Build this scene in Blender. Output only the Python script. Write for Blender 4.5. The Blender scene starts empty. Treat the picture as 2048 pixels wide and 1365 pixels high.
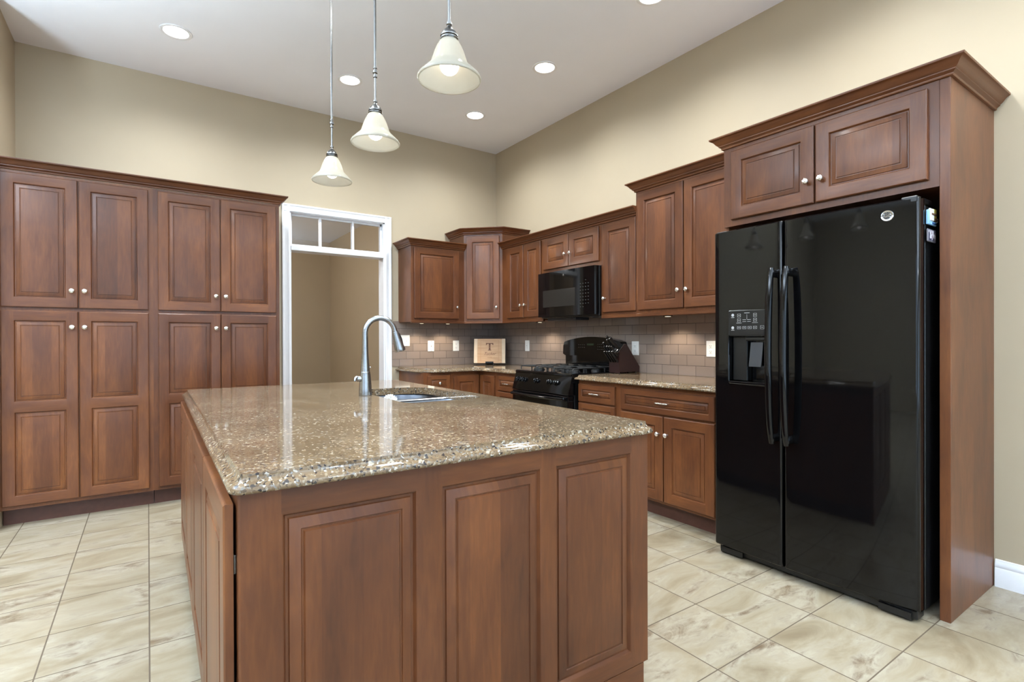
import bpy, bmesh, math, random
from mathutils import Vector, Matrix, Euler
random.seed(7)
PI = math.pi
SC = bpy.context.scene
COL = SC.collection

# ------------------------------------------------------------------ camera
cam_d = bpy.data.cameras.new('camera'); cam = bpy.data.objects.new('camera', cam_d); COL.objects.link(cam)
YAW, PIT, ROL, FPX = 0.96473465, -0.00370176, -0.00347036, 1051.286
fwd = Vector((math.cos(YAW)*math.cos(PIT), math.sin(YAW)*math.cos(PIT), math.sin(PIT)))
rt = Vector((math.sin(YAW), -math.cos(YAW), 0)); up = rt.cross(fwd)
r2 = rt*math.cos(ROL) + up*math.sin(ROL); u2 = up*math.cos(ROL) - rt*math.sin(ROL)
M = Matrix((r2, u2, -fwd)).transposed().to_4x4(); M.translation = Vector((0, 0, 1.194))
cam.matrix_world = M
cam_d.sensor_width = 36; cam_d.lens = 36*FPX/2048; cam_d.clip_start = .02; cam_d.clip_end = 60
SC.camera = cam
SC.view_settings.view_transform = 'Standard'; SC.view_settings.look = 'None'
SC.view_settings.exposure = 0.38; SC.view_settings.gamma = 1.0
SC.view_settings.use_curve_mapping = False
W = bpy.data.worlds.new('world'); SC.world = W; W.use_nodes = True
W.node_tree.nodes['Background'].inputs[0].default_value = (.75, .85, 1, 1)
W.node_tree.nodes['Background'].inputs[1].default_value = .6
CAN_W, PEND_W, PUCK_W, WIN_E = 33.0, .05, 2.1, 1.7

# ------------------------------------------------------------------ helpers
def srgb(r, g, b):
    f = lambda c: (c/255/12.92) if c/255 <= .04045 else ((c/255+.055)/1.055)**2.4
    return (f(r), f(g), f(b), 1)

class NT:
    def __init__(s, name):
        s.m = bpy.data.materials.new(name); s.m.use_nodes = True; s.t = s.m.node_tree
        s.b = s.t.nodes['Principled BSDF']; s.out = s.t.nodes['Material Output']
    def n(s, typ, **kw):
        x = s.t.nodes.new(typ)
        for k, v in kw.items():
            if k.startswith('i_'):
                x.inputs[k[2:].replace('_', ' ')].default_value = v
            else: setattr(x, k, v)
        return x
    def l(s, a, b): s.t.links.new(a, b)
    def math(s, op, a, b=None, c=None):
        x = s.n('ShaderNodeMath', operation=op)
        for i, v in enumerate((a, b, c)):
            if v is None: continue
            if isinstance(v, (int, float)): x.inputs[i].default_value = v
            else: s.l(v, x.inputs[i])
        return x.outputs[0]
    def ramp(s, fac, stops, interp='LINEAR'):
        x = s.n('ShaderNodeValToRGB'); x.color_ramp.interpolation = interp
        e = x.color_ramp.elements
        while len(e) < len(stops): e.new(.5)
        for i, (p, c) in enumerate(stops): e[i].position = p; e[i].color = c
        s.l(fac, x.inputs[0]); return x.outputs[0]
    def mix(s, fac, a, b, mode='MIX'):
        x = s.n('ShaderNodeMix', data_type='RGBA', blend_type=mode)
        for i, v in ((0, fac), (6, a), (7, b)):
            if isinstance(v, (int, float)): x.inputs[i].default_value = v
            elif isinstance(v, tuple): x.inputs[i].default_value = v
            else: s.l(v, x.inputs[i])
        return x.outputs[2]
    def bump(s, h, dist=.001, strength=.5):
        x = s.n('ShaderNodeBump'); x.inputs['Distance'].default_value = dist; x.inputs['Strength'].default_value = strength
        s.l(h, x.inputs['Height']); s.l(x.outputs[0], s.b.inputs['Normal'])
    def set(s, **kw):
        for k, v in kw.items(): s.b.inputs[k.replace('_', ' ')].default_value = v
        return s.m

def plain(name, col, rough=.5, metal=0, coat=0, var=.04, scale=30, **kw):
    N = NT(name)
    tc = N.n('ShaderNodeTexCoord'); nz = N.n('ShaderNodeTexNoise', i_Scale=scale, i_Detail=3.0)
    N.l(tc.outputs['Object'], nz.inputs['Vector'])
    c2 = tuple(min(1, c*(1-var)) for c in col[:3])+(1,); c3 = tuple(min(1, c*(1+var)) for c in col[:3])+(1,)
    N.l(N.ramp(nz.outputs['Fac'], [(.3, c2), (.7, c3)]), N.b.inputs['Base Color'])
    N.set(Roughness=rough, Metallic=metal); N.b.inputs['Coat Weight'].default_value = coat
    for k, v in kw.items(): N.b.inputs[k.replace('_', ' ')].default_value = v
    return N.m

def wood(name, mode):
    """cherry; mode 'v' grain along z, 'h' grain along x, 'p' glued up panel with boards"""
    N = NT(name)
    tc = N.n('ShaderNodeTexCoord'); oi = N.n('ShaderNodeObjectInfo')
    off = N.math('MULTIPLY', oi.outputs['Random'], 37.0)
    sep = N.n('ShaderNodeSeparateXYZ'); N.l(tc.outputs['Object'], sep.inputs[0])
    X, Y, Z = sep.outputs
    if mode == 'h': across, along = Z, X
    else: across, along = N.math('ADD', X, N.math('MULTIPLY', Y, .83)), Z
    a = N.math('ADD', across, off)
    comb = N.n('ShaderNodeCombineXYZ')
    N.l(N.math('MULTIPLY', a, 1.0), comb.inputs[0]); N.l(off, comb.inputs[1]); N.l(N.math('MULTIPLY', along, .12), comb.inputs[2])
    g1 = N.n('ShaderNodeTexNoise', i_Scale=90.0, i_Detail=4.0, i_Distortion=.4); N.l(comb.outputs[0], g1.inputs['Vector'])
    comb2 = N.n('ShaderNodeCombineXYZ')
    N.l(a, comb2.inputs[0]); N.l(off, comb2.inputs[1]); N.l(N.math('MULTIPLY', along, .35), comb2.inputs[2])
    g2 = N.n('ShaderNodeTexNoise', i_Scale=7.0, i_Detail=3.0, i_Distortion=.8); N.l(comb2.outputs[0], g2.inputs['Vector'])
    fac = N.math('ADD', N.math('ADD', N.math('MULTIPLY', g1.outputs['Fac'], .22), N.math('MULTIPLY', g2.outputs['Fac'], .40)), .19)
    if mode == 'p':
        bd = N.n('ShaderNodeTexWhiteNoise', noise_dimensions='1D')
        N.l(N.math('FLOOR', N.math('MULTIPLY', a, 10.5)), bd.inputs['W'])
        fac = N.math('ADD', fac, N.math('MULTIPLY', N.math('SUBTRACT', bd.outputs['Value'], .5), .15))
    fac = N.math('ADD', fac, N.math('MULTIPLY', N.math('SUBTRACT', oi.outputs['Random'], .5), .10))
    c = N.ramp(fac, [(.26, srgb(67, 37, 21)), (.45, srgb(92, 52, 28)), (.58, srgb(111, 65, 34)), (.76, srgb(142, 89, 47))])
    N.l(c, N.b.inputs['Base Color'])
    N.set(Roughness=.40, Specular_IOR_Level=.36); N.b.inputs['Coat Weight'].default_value = .14; N.b.inputs['Coat Roughness'].default_value = .16
    N.bump(g1.outputs['Fac'], .0006, .15)
    return N.m

WV, WH, WP = wood('cherry_vertical', 'v'), wood('cherry_horizontal', 'h'), wood('cherry_boards', 'p')
WOOD = [WV, WH, WP]
M_toe = plain('dark_cherry_toe', srgb(84, 50, 38), .45, var=.12)
M_wall = plain('tan_wall_paint', srgb(177, 162, 137), .62, var=.015, scale=3)
M_ceil = plain('white_ceiling_paint', srgb(236, 237, 242), .8, var=.01, scale=3)
M_white = plain('white_trim_paint', srgb(232, 232, 234), .35, var=.01)
M_plate = plain('white_plastic', srgb(236, 234, 228), .35, var=.01)
M_slot = plain('dark_slot', srgb(50, 48, 46), .6)
M_nick = plain('satin_nickel', srgb(112, 110, 107), .24, 1.0, var=.05, scale=80)
M_knob = plain('polished_nickel', srgb(222, 219, 214), .2, 1.0, var=.03, scale=80)
M_chrome = plain('polished_chrome', srgb(226, 226, 228), .08, 1.0, var=.01)
M_blk = plain('gloss_black_enamel', srgb(8, 8, 9), .05, 0, 0, var=.1, Specular_IOR_Level=.38)
M_blk2 = plain('satin_black', srgb(14, 14, 15), .34, var=.1)
M_grey = plain('dark_grey_plastic', srgb(44, 45, 48), .4, var=.05)
M_iron = plain('cast_iron', srgb(22, 22, 22), .55, var=.2, scale=120)
M_mark = plain('light_grey_print', srgb(176, 176, 176), .5)
M_mark2 = plain('dim_grey_print', srgb(74, 74, 72), .5)
M_disp = plain('green_display', srgb(16, 40, 14), .3)

def steel(name, rough=.24):
    N = NT(name); tc = N.n('ShaderNodeTexCoord'); mp = N.n('ShaderNodeMapping'); mp.inputs['Scale'].default_value = (40, 40, 900)
    nz = N.n('ShaderNodeTexNoise', i_Scale=1.0, i_Detail=2.0); N.l(tc.outputs['Object'], mp.inputs[0]); N.l(mp.outputs[0], nz.inputs['Vector'])
    N.l(N.ramp(nz.outputs['Fac'], [(.3, srgb(148, 149, 151)), (.7, srgb(172, 173, 175))]), N.b.inputs['Base Color'])
    N.bump(nz.outputs['Fac'], .0002, .15)
    return N.set(Roughness=rough, Metallic=1.0)
M_steel = steel('brushed_stainless')
M_sink = plain('satin_sink_steel', srgb(104, 108, 116), .30, 1.0, var=.05, scale=60)

def quartz():
    N = NT('speckled_quartz'); tc = N.n('ShaderNodeTexCoord')
    nz0 = N.n('ShaderNodeTexNoise', i_Scale=60.0, i_Detail=2.0); N.l(tc.outputs['Object'], nz0.inputs['Vector'])
    wr = N.n('ShaderNodeVectorMath', operation='MULTIPLY_ADD'); wr.inputs[1].default_value = (.007, .007, .007)
    N.l(nz0.outputs['Color'], wr.inputs[0]); N.l(tc.outputs['Object'], wr.inputs[2])
    v1 = N.n('ShaderNodeTexVoronoi', i_Scale=205.0); N.l(wr.outputs[0], v1.inputs['Vector'])
    v2 = N.n('ShaderNodeTexVoronoi', i_Scale=125.0); N.l(wr.outputs[0], v2.inputs['Vector'])
    s1 = N.n('ShaderNodeSeparateColor'); N.l(v1.outputs['Color'], s1.inputs[0])
    s2 = N.n('ShaderNodeSeparateColor'); N.l(v2.outputs['Color'], s2.inputs[0])
    c1 = N.ramp(s1.outputs[0], [(0, srgb(55, 47, 43)), (.08, srgb(94, 79, 62)), (.25, srgb(119, 99, 76)), (.58, srgb(132, 113, 88)), (.78, srgb(124, 118, 110)), (.85, srgb(144, 128, 105)), (.94, srgb(178, 169, 155))], 'CONSTANT')
    c2 = N.ramp(s2.outputs[0], [(0, srgb(70, 64, 60)), (.07, srgb(112, 92, 68)), (.4, srgb(124, 103, 78)), (.90, srgb(134, 115, 89)), (.94, srgb(168, 156, 137))], 'CONSTANT')
    big = N.n('ShaderNodeTexNoise', i_Scale=5.0, i_Detail=3.0); N.l(tc.outputs['Object'], big.inputs['Vector'])
    c = N.mix(N.math('LESS_THAN', s2.outputs[1], .33), c1, c2)
    c = N.mix(N.ramp(big.outputs['Fac'], [(.35, (0, 0, 0, 1)), (.7, (.5, .5, .5, 1))]), c, N.mix(1.0, c, srgb(168, 145, 112), 'MULTIPLY'))
    N.l(c, N.b.inputs['Base Color'])
    return N.set(Roughness=.06, Specular_IOR_Level=.36)
M_qz = quartz()

def floor_mat():
    N = NT('beige_stone_tile'); tc = N.n('ShaderNodeTexCoord'); sep = N.n('ShaderNodeSeparateXYZ'); N.l(tc.outputs['Object'], sep.inputs[0])
    px, py, oy = .3362, .3373, .120
    ux = N.math('DIVIDE', sep.outputs[0], px); uy = N.math('DIVIDE', N.math('SUBTRACT', sep.outputs[1], oy), py)
    ix, iy = N.math('FLOOR', ux), N.math('FLOOR', uy)
    fx = N.math('MULTIPLY', N.math('SUBTRACT', .5, N.math('ABSOLUTE', N.math('SUBTRACT', N.math('FRACT', ux), .5))), px)
    fy = N.math('MULTIPLY', N.math('SUBTRACT', .5, N.math('ABSOLUTE', N.math('SUBTRACT', N.math('FRACT', uy), .5))), py)
    gx = N.math('LESS_THAN', fx, .0026); gy = N.math('LESS_THAN', fy, .0024)
    id_ = N.n('ShaderNodeCombineXYZ'); N.l(ix, id_.inputs[0]); N.l(iy, id_.inputs[1])
    wn = N.n('ShaderNodeTexWhiteNoise', noise_dimensions='3D'); N.l(id_.outputs[0], wn.inputs['Vector'])
    add = N.n('ShaderNodeVectorMath', operation='MULTIPLY_ADD'); add.inputs[1].default_value = (9, 9, 9)
    N.l(wn.outputs['Color'], add.inputs[0]); N.l(tc.outputs['Object'], add.inputs[2])
    mp = N.n('ShaderNodeMapping'); mp.inputs['Scale'].default_value = (.75, 1.6, 1); N.l(add.outputs[0], mp.inputs[0])
    n1 = N.n('ShaderNodeTexNoise', i_Scale=3.2, i_Detail=8.0, i_Roughness=.62, i_Distortion=.9); N.l(mp.outputs[0], n1.inputs['Vector'])
    n2 = N.n('ShaderNodeTexNoise', i_Scale=10.0, i_Detail=9.0, i_Roughness=.72, i_Distortion=1.0); N.l(mp.outputs[0], n2.inputs['Vector'])
    base = N.ramp(n1.outputs['Fac'], [(.32, srgb(126, 111, 88)), (.46, srgb(148, 135, 112)), (.58, srgb(166, 156, 137)), (.74, srgb(132, 116, 92))])
    blot = N.math('MULTIPLY', N.ramp(n1.outputs['Fac'], [(.50, (0, 0, 0, 1)), (.62, (1, 1, 1, 1))]), N.ramp(n2.outputs['Fac'], [(.44, (0, 0, 0, 1)), (.60, (1, 1, 1, 1))]))
    c = N.mix(N.math('MULTIPLY', blot, .85), base, srgb(96, 76, 55))
    c = N.mix(N.math('MULTIPLY', wn.outputs['Value'], .16), c, srgb(158, 142, 114))
    c = N.mix(N.math('MAXIMUM', gx, gy), c, srgb(96, 82, 66))
    N.l(c, N.b.inputs['Base Color'])
    g = N.math('MAXIMUM', gx, gy)
    N.l(N.ramp(g, [(0, (.30, .30, .30, 1)), (1, (.8, .8, .8, 1))]), N.b.inputs['Roughness'])
    h = N.math('ADD', N.math('MULTIPLY', N.math('SUBTRACT', 1.0, g), 1.0), N.math('MULTIPLY', n2.outputs['Fac'], .25))
    N.bump(h, .0014, .5)
    return N.m
M_floor = floor_mat()

def splash_mat():
    N = NT('taupe_subway_tile'); tc = N.n('ShaderNodeTexCoord'); sep = N.n('ShaderNodeSeparateXYZ'); N.l(tc.outputs['Object'], sep.inputs[0])
    pw, ph = .1555, .0797
    uz = N.math('DIVIDE', N.math('SUBTRACT', sep.outputs[2], .989-.797), ph); iz = N.math('FLOOR', uz)
    ux = N.math('ADD', N.math('DIVIDE', sep.outputs[0], pw), N.math('MULTIPLY', N.math('MODULO', iz, 2.0), .5)); ix = N.math('FLOOR', ux)
    fx = N.math('MULTIPLY', N.math('SUBTRACT', .5, N.math('ABSOLUTE', N.math('SUBTRACT', N.math('FRACT', ux), .5))), pw)
    fz = N.math('MULTIPLY', N.math('SUBTRACT', .5, N.math('ABSOLUTE', N.math('SUBTRACT', N.math('FRACT', uz), .5))), ph)
    d = N.math('MINIMUM', fx, fz); g = N.math('LESS_THAN', d, .0015)
    id_ = N.n('ShaderNodeCombineXYZ'); N.l(ix, id_.inputs[0]); N.l(iz, id_.inputs[1])
    wn = N.n('ShaderNodeTexWhiteNoise', noise_dimensions='3D'); N.l(id_.outputs[0], wn.inputs['Vector'])
    c = N.mix(wn.outputs['Value'], srgb(132, 117, 106), srgb(142, 126, 114)); c = N.mix(g, c, srgb(66, 54, 45))
    N.l(c, N.b.inputs['Base Color'])
    hh = N.n('ShaderNodeMapRange'); hh.inputs['From Max'].default_value = .004; N.l(d, hh.inputs['Value'])
    N.bump(hh.outputs[0], .0015, .6)
    N.l(N.ramp(g, [(0, (.10, .10, .10, 1)), (1, (.6, .6, .6, 1))]), N.b.inputs['Roughness'])
    return N.m
M_tile = splash_mat()

def emis(name, col, e):
    N = NT(name); N.b.inputs['Base Color'].default_value = col
    N.b.inputs['Emission Color'].default_value = col; N.b.inputs['Emission Strength'].default_value = e
    return N.m
M_bulb = emis('frosted_bulb_lit', (1, .96, .9, 1), 3.0)
M_can = emis('can_lamp_lit', (1, .97, .92, 1), 9.0)
M_puck = emis('puck_lamp_lit', (1, .85, .62, 1), 2.0)
M_win = emis('daylight_window', (.62, .80, 1, 1), WIN_E)

def shade_mat():
    N = NT('frosted_cream_glass'); t = N.t
    tr = N.n('ShaderNodeBsdfTranslucent'); tr.inputs[0].default_value = srgb(226, 222, 212)
    df = N.n('ShaderNodeBsdfDiffuse'); tc = N.n('ShaderNodeTexCoord'); nz = N.n('ShaderNodeTexNoise', i_Scale=14.0, i_Detail=4.0)
    N.l(tc.outputs['Object'], nz.inputs['Vector'])
    N.l(N.ramp(nz.outputs['Fac'], [(.3, srgb(178, 172, 156)), (.7, srgb(192, 186, 172))]), df.inputs[0])
    gl = N.n('ShaderNodeBsdfGlossy'); gl.inputs['Roughness'].default_value = .15
    m1 = N.n('ShaderNodeMixShader'); m1.inputs[0].default_value = .5; N.l(df.outputs[0], m1.inputs[1]); N.l(tr.outputs[0], m1.inputs[2])
    m2 = N.n('ShaderNodeMixShader'); m2.inputs[0].default_value = .05; N.l(m1.outputs[0], m2.inputs[1]); N.l(gl.outputs[0], m2.inputs[2])
    N.l(m2.outputs[0], N.out.inputs[0]); return N.m
M_shade = shade_mat()

def glass_mat():
    N = NT('clear_pane')
    tr = N.n('ShaderNodeBsdfTransparent'); gl = N.n('ShaderNodeBsdfGlossy'); gl.inputs['Roughness'].default_value = .02
    fr = N.n('ShaderNodeFresnel'); fr.inputs[0].default_value = 1.45
    m = N.n('ShaderNodeMixShader'); N.l(fr.outputs[0], m.inputs[0]); N.l(tr.outputs[0], m.inputs[1]); N.l(gl.outputs[0], m.inputs[2])
    N.l(m.outputs[0], N.out.inputs[0]); return N.m
M_glass = glass_mat()

# added unseen spots aimed upward to brighten the ceiling
for (x, y, e) in ((-2.1, 2.3, 1600), (-2.2, -.3, 1000), (1.3, -1.5, 800)):
    ld = bpy.data.lights.new('added_uplight', 'SPOT'); ld.energy = e; ld.spot_size = math.radians(150); ld.spot_blend = 1; ld.shadow_soft_size = .3; ld.color = (.70, .86, 1)
    lo = bpy.data.objects.new('added_uplight', ld); COL.objects.link(lo); lo.location = (x, y, 1.85); lo.rotation_euler = (math.pi, 0, 0)
# added unseen point light that lifts the dark hall behind the doorway
ld = bpy.data.lights.new('hall_fill', 'POINT'); ld.energy = 46; ld.shadow_soft_size = .15; ld.color = (1, .95, .9)
lo = bpy.data.objects.new('hall_fill', ld); COL.objects.link(lo); lo.location = (.2, 6.6, 2.5)

# ---- mesh builder
class MB:
    def __init__(s): s.v = []; s.f = []; s.m = []
    def add(s, vs, fs, m=0):
        o = len(s.v); s.v += [tuple(v) for v in vs]
        for f in fs: s.f.append(tuple(i+o for i in f)); s.m.append(m)
        return s
    def box(s, x0, x1, y0, y1, z0, z1, m=0):
        vs = [(x, y, z) for z in (z0, z1) for y in (y0, y1) for x in (x0, x1)]
        return s.add(vs, [(0, 2, 3, 1), (4, 5, 7, 6), (0, 1, 5, 4), (2, 6, 7, 3), (0, 4, 6, 2), (1, 3, 7, 5)], m)
    def cbox(s, x0, x1, y0, y1, z0, z1, c=.002, m=0):
        """box with chamfered edges"""
        X, Y, Z = (x0, x1), (y0, y1), (z0, z1); vs = []; idx = {}
        for i in (0, 1):
            for j in (0, 1):
                for k in (0, 1):
                    sx, sy, sz = (c, -c)[i], (c, -c)[j], (c, -c)[k]
                    for a, p in enumerate(((X[i], Y[j]+sy, Z[k]+sz), (X[i]+sx, Y[j], Z[k]+sz), (X[i]+sx, Y[j]+sy, Z[k]))):
                        idx[i, j, k, a] = len(vs); vs.append(p)
        fs = []
        for a in range(3):
            b, d = (a+1) % 3, (a+2) % 3
            for t in (0, 1):
                def K(u, w, a_=a):
                    q = [0, 0, 0]; q[a] = t; q[b] = u; q[d] = w; return idx[q[0], q[1], q[2], a_]
                q = (K(0, 0), K(1, 0), K(1, 1), K(0, 1)); fs.append(q if t else q[::-1])
        for a in range(3):          # edges parallel to axis a
            b, d = (a+1) % 3, (a+2) % 3
            for u in (0, 1):
                for w in (0, 1):
                    def K2(t, which):
                        q = [0, 0, 0]; q[a] = t; q[b] = u; q[d] = w; return idx[q[0], q[1], q[2], which]
                    q = (K2(0, b), K2(1, b), K2(1, d), K2(0, d)); fs.append(q if (u == w) else q[::-1])
        for i in (0, 1):
            for j in (0, 1):
                for k in (0, 1):
                    q = (idx[i, j, k, 0], idx[i, j, k, 1], idx[i, j, k, 2]); fs.append(q if (i+j+k) % 2 else q[::-1])
        return s.add(vs, fs, m)
    def prism(s, pts, axis, a, b, m=0):
        """polygon pts (2D) extruded along axis from a to b; 2D order: x->(y,z) y->(x,z) z->(x,y)"""
        def P(p, t): return {'x': (t, p[0], p[1]), 'y': (p[0], t, p[1]), 'z': (p[0], p[1], t)}[axis]
        n = len(pts); vs = [P(p, a) for p in pts]+[P(p, b) for p in pts]
        fs = [tuple(range(n)), tuple(range(2*n-1, n-1, -1))]+[(i, i+n, (i+1) % n+n, (i+1) % n) for i in range(n)]
        return s.add(vs, fs, m)
    def lathe(s, prof, c=(0, 0, 0), ax=(0, 0, 1), seg=32, m=0, cap=True):
        """prof list of (r, h) along axis"""
        ax = Vector(ax).normalized(); u = ax.orthogonal().normalized(); w = ax.cross(u); c = Vector(c)
        vs = []; fs = []
        for r, h in prof:
            for k in range(seg):
                a = 2*PI*k/seg; vs.append(c+ax*h+(u*math.cos(a)+w*math.sin(a))*max(r, 1e-5))
        for i in range(len(prof)-1):
            for k in range(seg):
                k2 = (k+1) % seg; fs.append((i*seg+k, i*seg+k2, (i+1)*seg+k2, (i+1)*seg+k))
        if cap: fs += [tuple(range(seg-1, -1, -1)), tuple(range((len(prof)-1)*seg, len(prof)*seg))]
        return s.add(vs, fs, m)
    def tube(s, pts, rad, seg=12, m=0, flat=None, cap=True):
        """sweep circle (or ellipse via flat=(wdir, ratio)) along pts"""
        pts = [Vector(p) for p in pts]; n = len(pts); vs = []; fs = []; pu = None
        for i, p in enumerate(pts):
            t = (pts[min(i+1, n-1)]-pts[max(i-1, 0)]).normalized()
            if flat: u = (Vector(flat[0])-t*Vector(flat[0]).dot(t)).normalized()
            elif pu is None: u = t.orthogonal().normalized()
            else: u = (pu-t*pu.dot(t)).normalized()
            pu = u; w = t.cross(u); r = rad[i] if isinstance(rad, (list, tuple)) else rad
            for k in range(seg):
                a = 2*PI*k/seg; vs.append(p+u*r*math.cos(a)+w*r*math.sin(a)*(flat[1] if flat else 1))
        for i in range(n-1):
            for k in range(seg):
                k2 = (k+1) % seg; fs.append((i*seg+k, i*seg+k2, (i+1)*seg+k2, (i+1)*seg+k))
        if cap: fs += [tuple(range(seg-1, -1, -1)), tuple(range((n-1)*seg, n*seg))]
        return s.add(vs, fs, m)
    def xform(s, mat):
        s.v = [tuple(mat @ Vector(v)) for v in s.v]; return s

def obj(name, mb, mats, parent=None, loc=None, rot=None, ang=35, label=None):
    me = bpy.data.meshes.new(name); me.from_pydata(mb.v, [], mb.f)
    mats = mats if isinstance(mats, (list, tuple)) else [mats]
    for m in mats: me.materials.append(m)
    me.polygons.foreach_set('material_index', mb.m); me.update()
    bm = bmesh.new(); bm.from_mesh(me)
    bmesh.ops.remove_doubles(bm, verts=bm.verts, dist=1e-6)
    bmesh.ops.recalc_face_normals(bm, faces=bm.faces)
    for f in bm.faces: f.smooth = True
    for e in bm.edges:
        if len(e.link_faces) != 2 or e.calc_face_angle(0) > math.radians(ang): e.smooth = False
    bm.to_mesh(me); bm.free()
    o = bpy.data.objects.new(name, me); COL.objects.link(o)
    if parent: o.parent = parent
    if loc: o.location = loc
    if rot: o.rotation_euler = rot
    if label: o['label'] = label
    return o
def thing(name, label, cat, loc=(0, 0, 0), rz=0, group=None):
    o = bpy.data.objects.new(name, None); COL.objects.link(o); o.empty_display_size = .05
    o.location = loc; o.rotation_euler = (0, 0, rz); o['label'] = label; o['category'] = cat
    if group: o['group'] = group
    return o
def tag(o, label, cat, group=None):
    o['label'] = label; o['category'] = cat
    if group: o['group'] = group
    return o
def struct(o): o['kind'] = 'structure'; return o
def text_mesh(name, body, size, mat, parent, loc, rot, shear=0, ext=.0004, width=None, sub=True):
    cu = bpy.data.curves.new(name, 'FONT'); cu.body = body; cu.size = size; cu.shear = shear; cu.extrude = ext
    cu.align_x = 'CENTER'; cu.align_y = 'CENTER'; cu.resolution_u = 3
    t = bpy.data.objects.new(name, cu); COL.objects.link(t); bpy.context.view_layer.update()
    me = bpy.data.meshes.new_from_object(t.evaluated_get(bpy.context.evaluated_depsgraph_get()))
    bpy.data.objects.remove(t); bpy.data.curves.remove(cu)
    me.materials.clear(); me.materials.append(mat)
    o = bpy.data.objects.new(name, me); COL.objects.link(o); o.parent = parent; o.location = loc; o.rotation_euler = rot
    return o

# ---- framed raised panels: local x width, z height, back y=0, front y=-t
def framed(w, h, ops, t=.019, x0=0, z0=0, prof=None, ev=.004):
    mb = MB()
    P = prof or [(0, 0), (.003, .0015), (.006, .008), (.0075, .0105), (.012, .0105), (.014, .007), (.032, .002), (.0335, .0042), (.037, .0045), (.039, .001), (.043, .0005)]
    xs = sorted({x0, x0+ev, x0+w-ev, x0+w}|{o[0] for o in ops}|{o[1] for o in ops}); zs = sorted({z0, z0+ev, z0+h-ev, z0+h}|{o[2] for o in ops}|{o[3] for o in ops})
    # outer edge
    A = [(x0, z0), (x0+w, z0), (x0+w, z0+h), (x0, z0+h)]
    B = [(x0+ev, z0+ev), (x0+w-ev, z0+ev), (x0+w-ev, z0+h-ev), (x0+ev, z0+h-ev)]
    vs = [(x, 0, z) for x, z in A]+[(x, -t+ev*.8, z) for x, z in A]+[(x, -t, z) for x, z in B]
    fs = [(3, 2, 1, 0)]+[(i, (i+1) % 4, (i+1) % 4+4, i+4) for i in range(4)]+[(i+4, (i+1) % 4+4, (i+1) % 4+8, i+8) for i in range(4)]
    mb.add(vs, fs, 0)
    xi, zi = xs[1:-1], zs[1:-1]
    for a in range(len(xi)-1):
        cx = (xi[a]+xi[a+1])/2; rail = any(o[0] < cx < o[1] for o in ops)
        for b in range(len(zi)-1):
            cz = (zi[b]+zi[b+1])/2
            if any(o[0] < cx < o[1] and o[2] < cz < o[3] for o in ops): continue
            mb.add([(xi[a], -t, zi[b]), (xi[a+1], -t, zi[b]), (xi[a+1], -t, zi[b+1]), (xi[a], -t, zi[b+1])], [(0, 1, 2, 3)], 1 if rail else 0)
    for (a, b, c, d) in ops:
        k = min(1, (b-a)/.11, (d-c)/.11)
        rings = []
        for ins, dep in P:
            i2 = ins*k; rings.append([(a+i2, -t+dep, c+i2), (b-i2, -t+dep, c+i2), (b-i2, -t+dep, d-i2), (a+i2, -t+dep, d-i2)])
        for q in range(len(rings)-1):
            for s in range(4):
                s2 = (s+1) % 4
                mb.add([rings[q][s], rings[q][s2], rings[q+1][s2], rings[q+1][s]], [(0, 1, 2, 3)], (1 if s % 2 == 0 else 0) if P[q][0] < .0074 else 2)
        mb.add(rings[-1], [(0, 1, 2, 3)], 2)
    return mb
def knob_mb():
    mb = MB(); mb.lathe([(.0075, 0), (.0065, .004), (.005, .010), (.006, .014), (.0135, .018), (.0155, .022), (.0145, .026), (.010, .0295), (.004, .031)], (0, 0, 0), (0, -1, 0), 20)
    for a in (-.5, 0, .5):     # slanted ribs on the face of the knob
        c = Vector((math.cos(.9)*a*.012, -.0285, math.sin(.9)*a*.012)); d = Vector((-math.sin(.9), 0, math.cos(.9)))*(.009 if a else .011)
        mb.tube([c-d, c+Vector((0, -.002, 0)), c+d], .0014, 6)
    return mb
KNOB = None
def knob(parent, x, y, z):
    global KNOB
    if KNOB is None:
        o = obj('knob', knob_mb(), M_knob); KNOB = o
    else: o = KNOB.copy(); COL.objects.link(o)
    o.parent = parent; o.location = (x, y, z); return o
PULL = None
def pull(parent, x, y, z):
    global PULL
    if PULL is None:
        mb = MB()
        for sx in (-1, 1): mb.lathe([(.006, 0), (.0045, .004), (.004, .022)], (sx*.038, 0, 0), (0, -1, 0), 12)
        pts = [(t*.052, -.022-.004*(1-t*t), 0) for t in [i/12-1 for i in range(25)]]
        mb.tube(pts, [.0045+.0016*math.cos(i*1.3)**2 if 1 < i < 23 else .003 for i in range(25)], 12)
        PULL = obj('pull_handle', mb, M_knob); o = PULL
    else: o = PULL.copy(); COL.objects.link(o)
    o.parent = parent; o.location = (x, y, z); return o
ST = .060
def door(parent, x0, x1, z0, z1, kn=None, two=None, y=0, st=ST, name='door', kz=None):
    w, h = x1-x0, z1-z0
    if name == 'drawer': st = min(.038, h*.3)
    ops = [(st, w-st, st, h-st)] if not two else [(st, w-st, st, two[0]-z0), (st, w-st, two[1]-z0, h-st)]
    d = obj(name, framed(w, h, ops), WOOD, parent, (x0, y, z0))
    if name == 'drawer':
        if kn == 'k': knob(d, w/2, -.019, h/2)
        elif kn: pull(d, w/2, -.019, h/2)
    elif kn:
        knob(d, (.030 if kn[0] == 'l' else w-.030), -.019, (kz-z0) if kz else (.115 if kn[1] == 'b' else h-.105))
    return d
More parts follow.
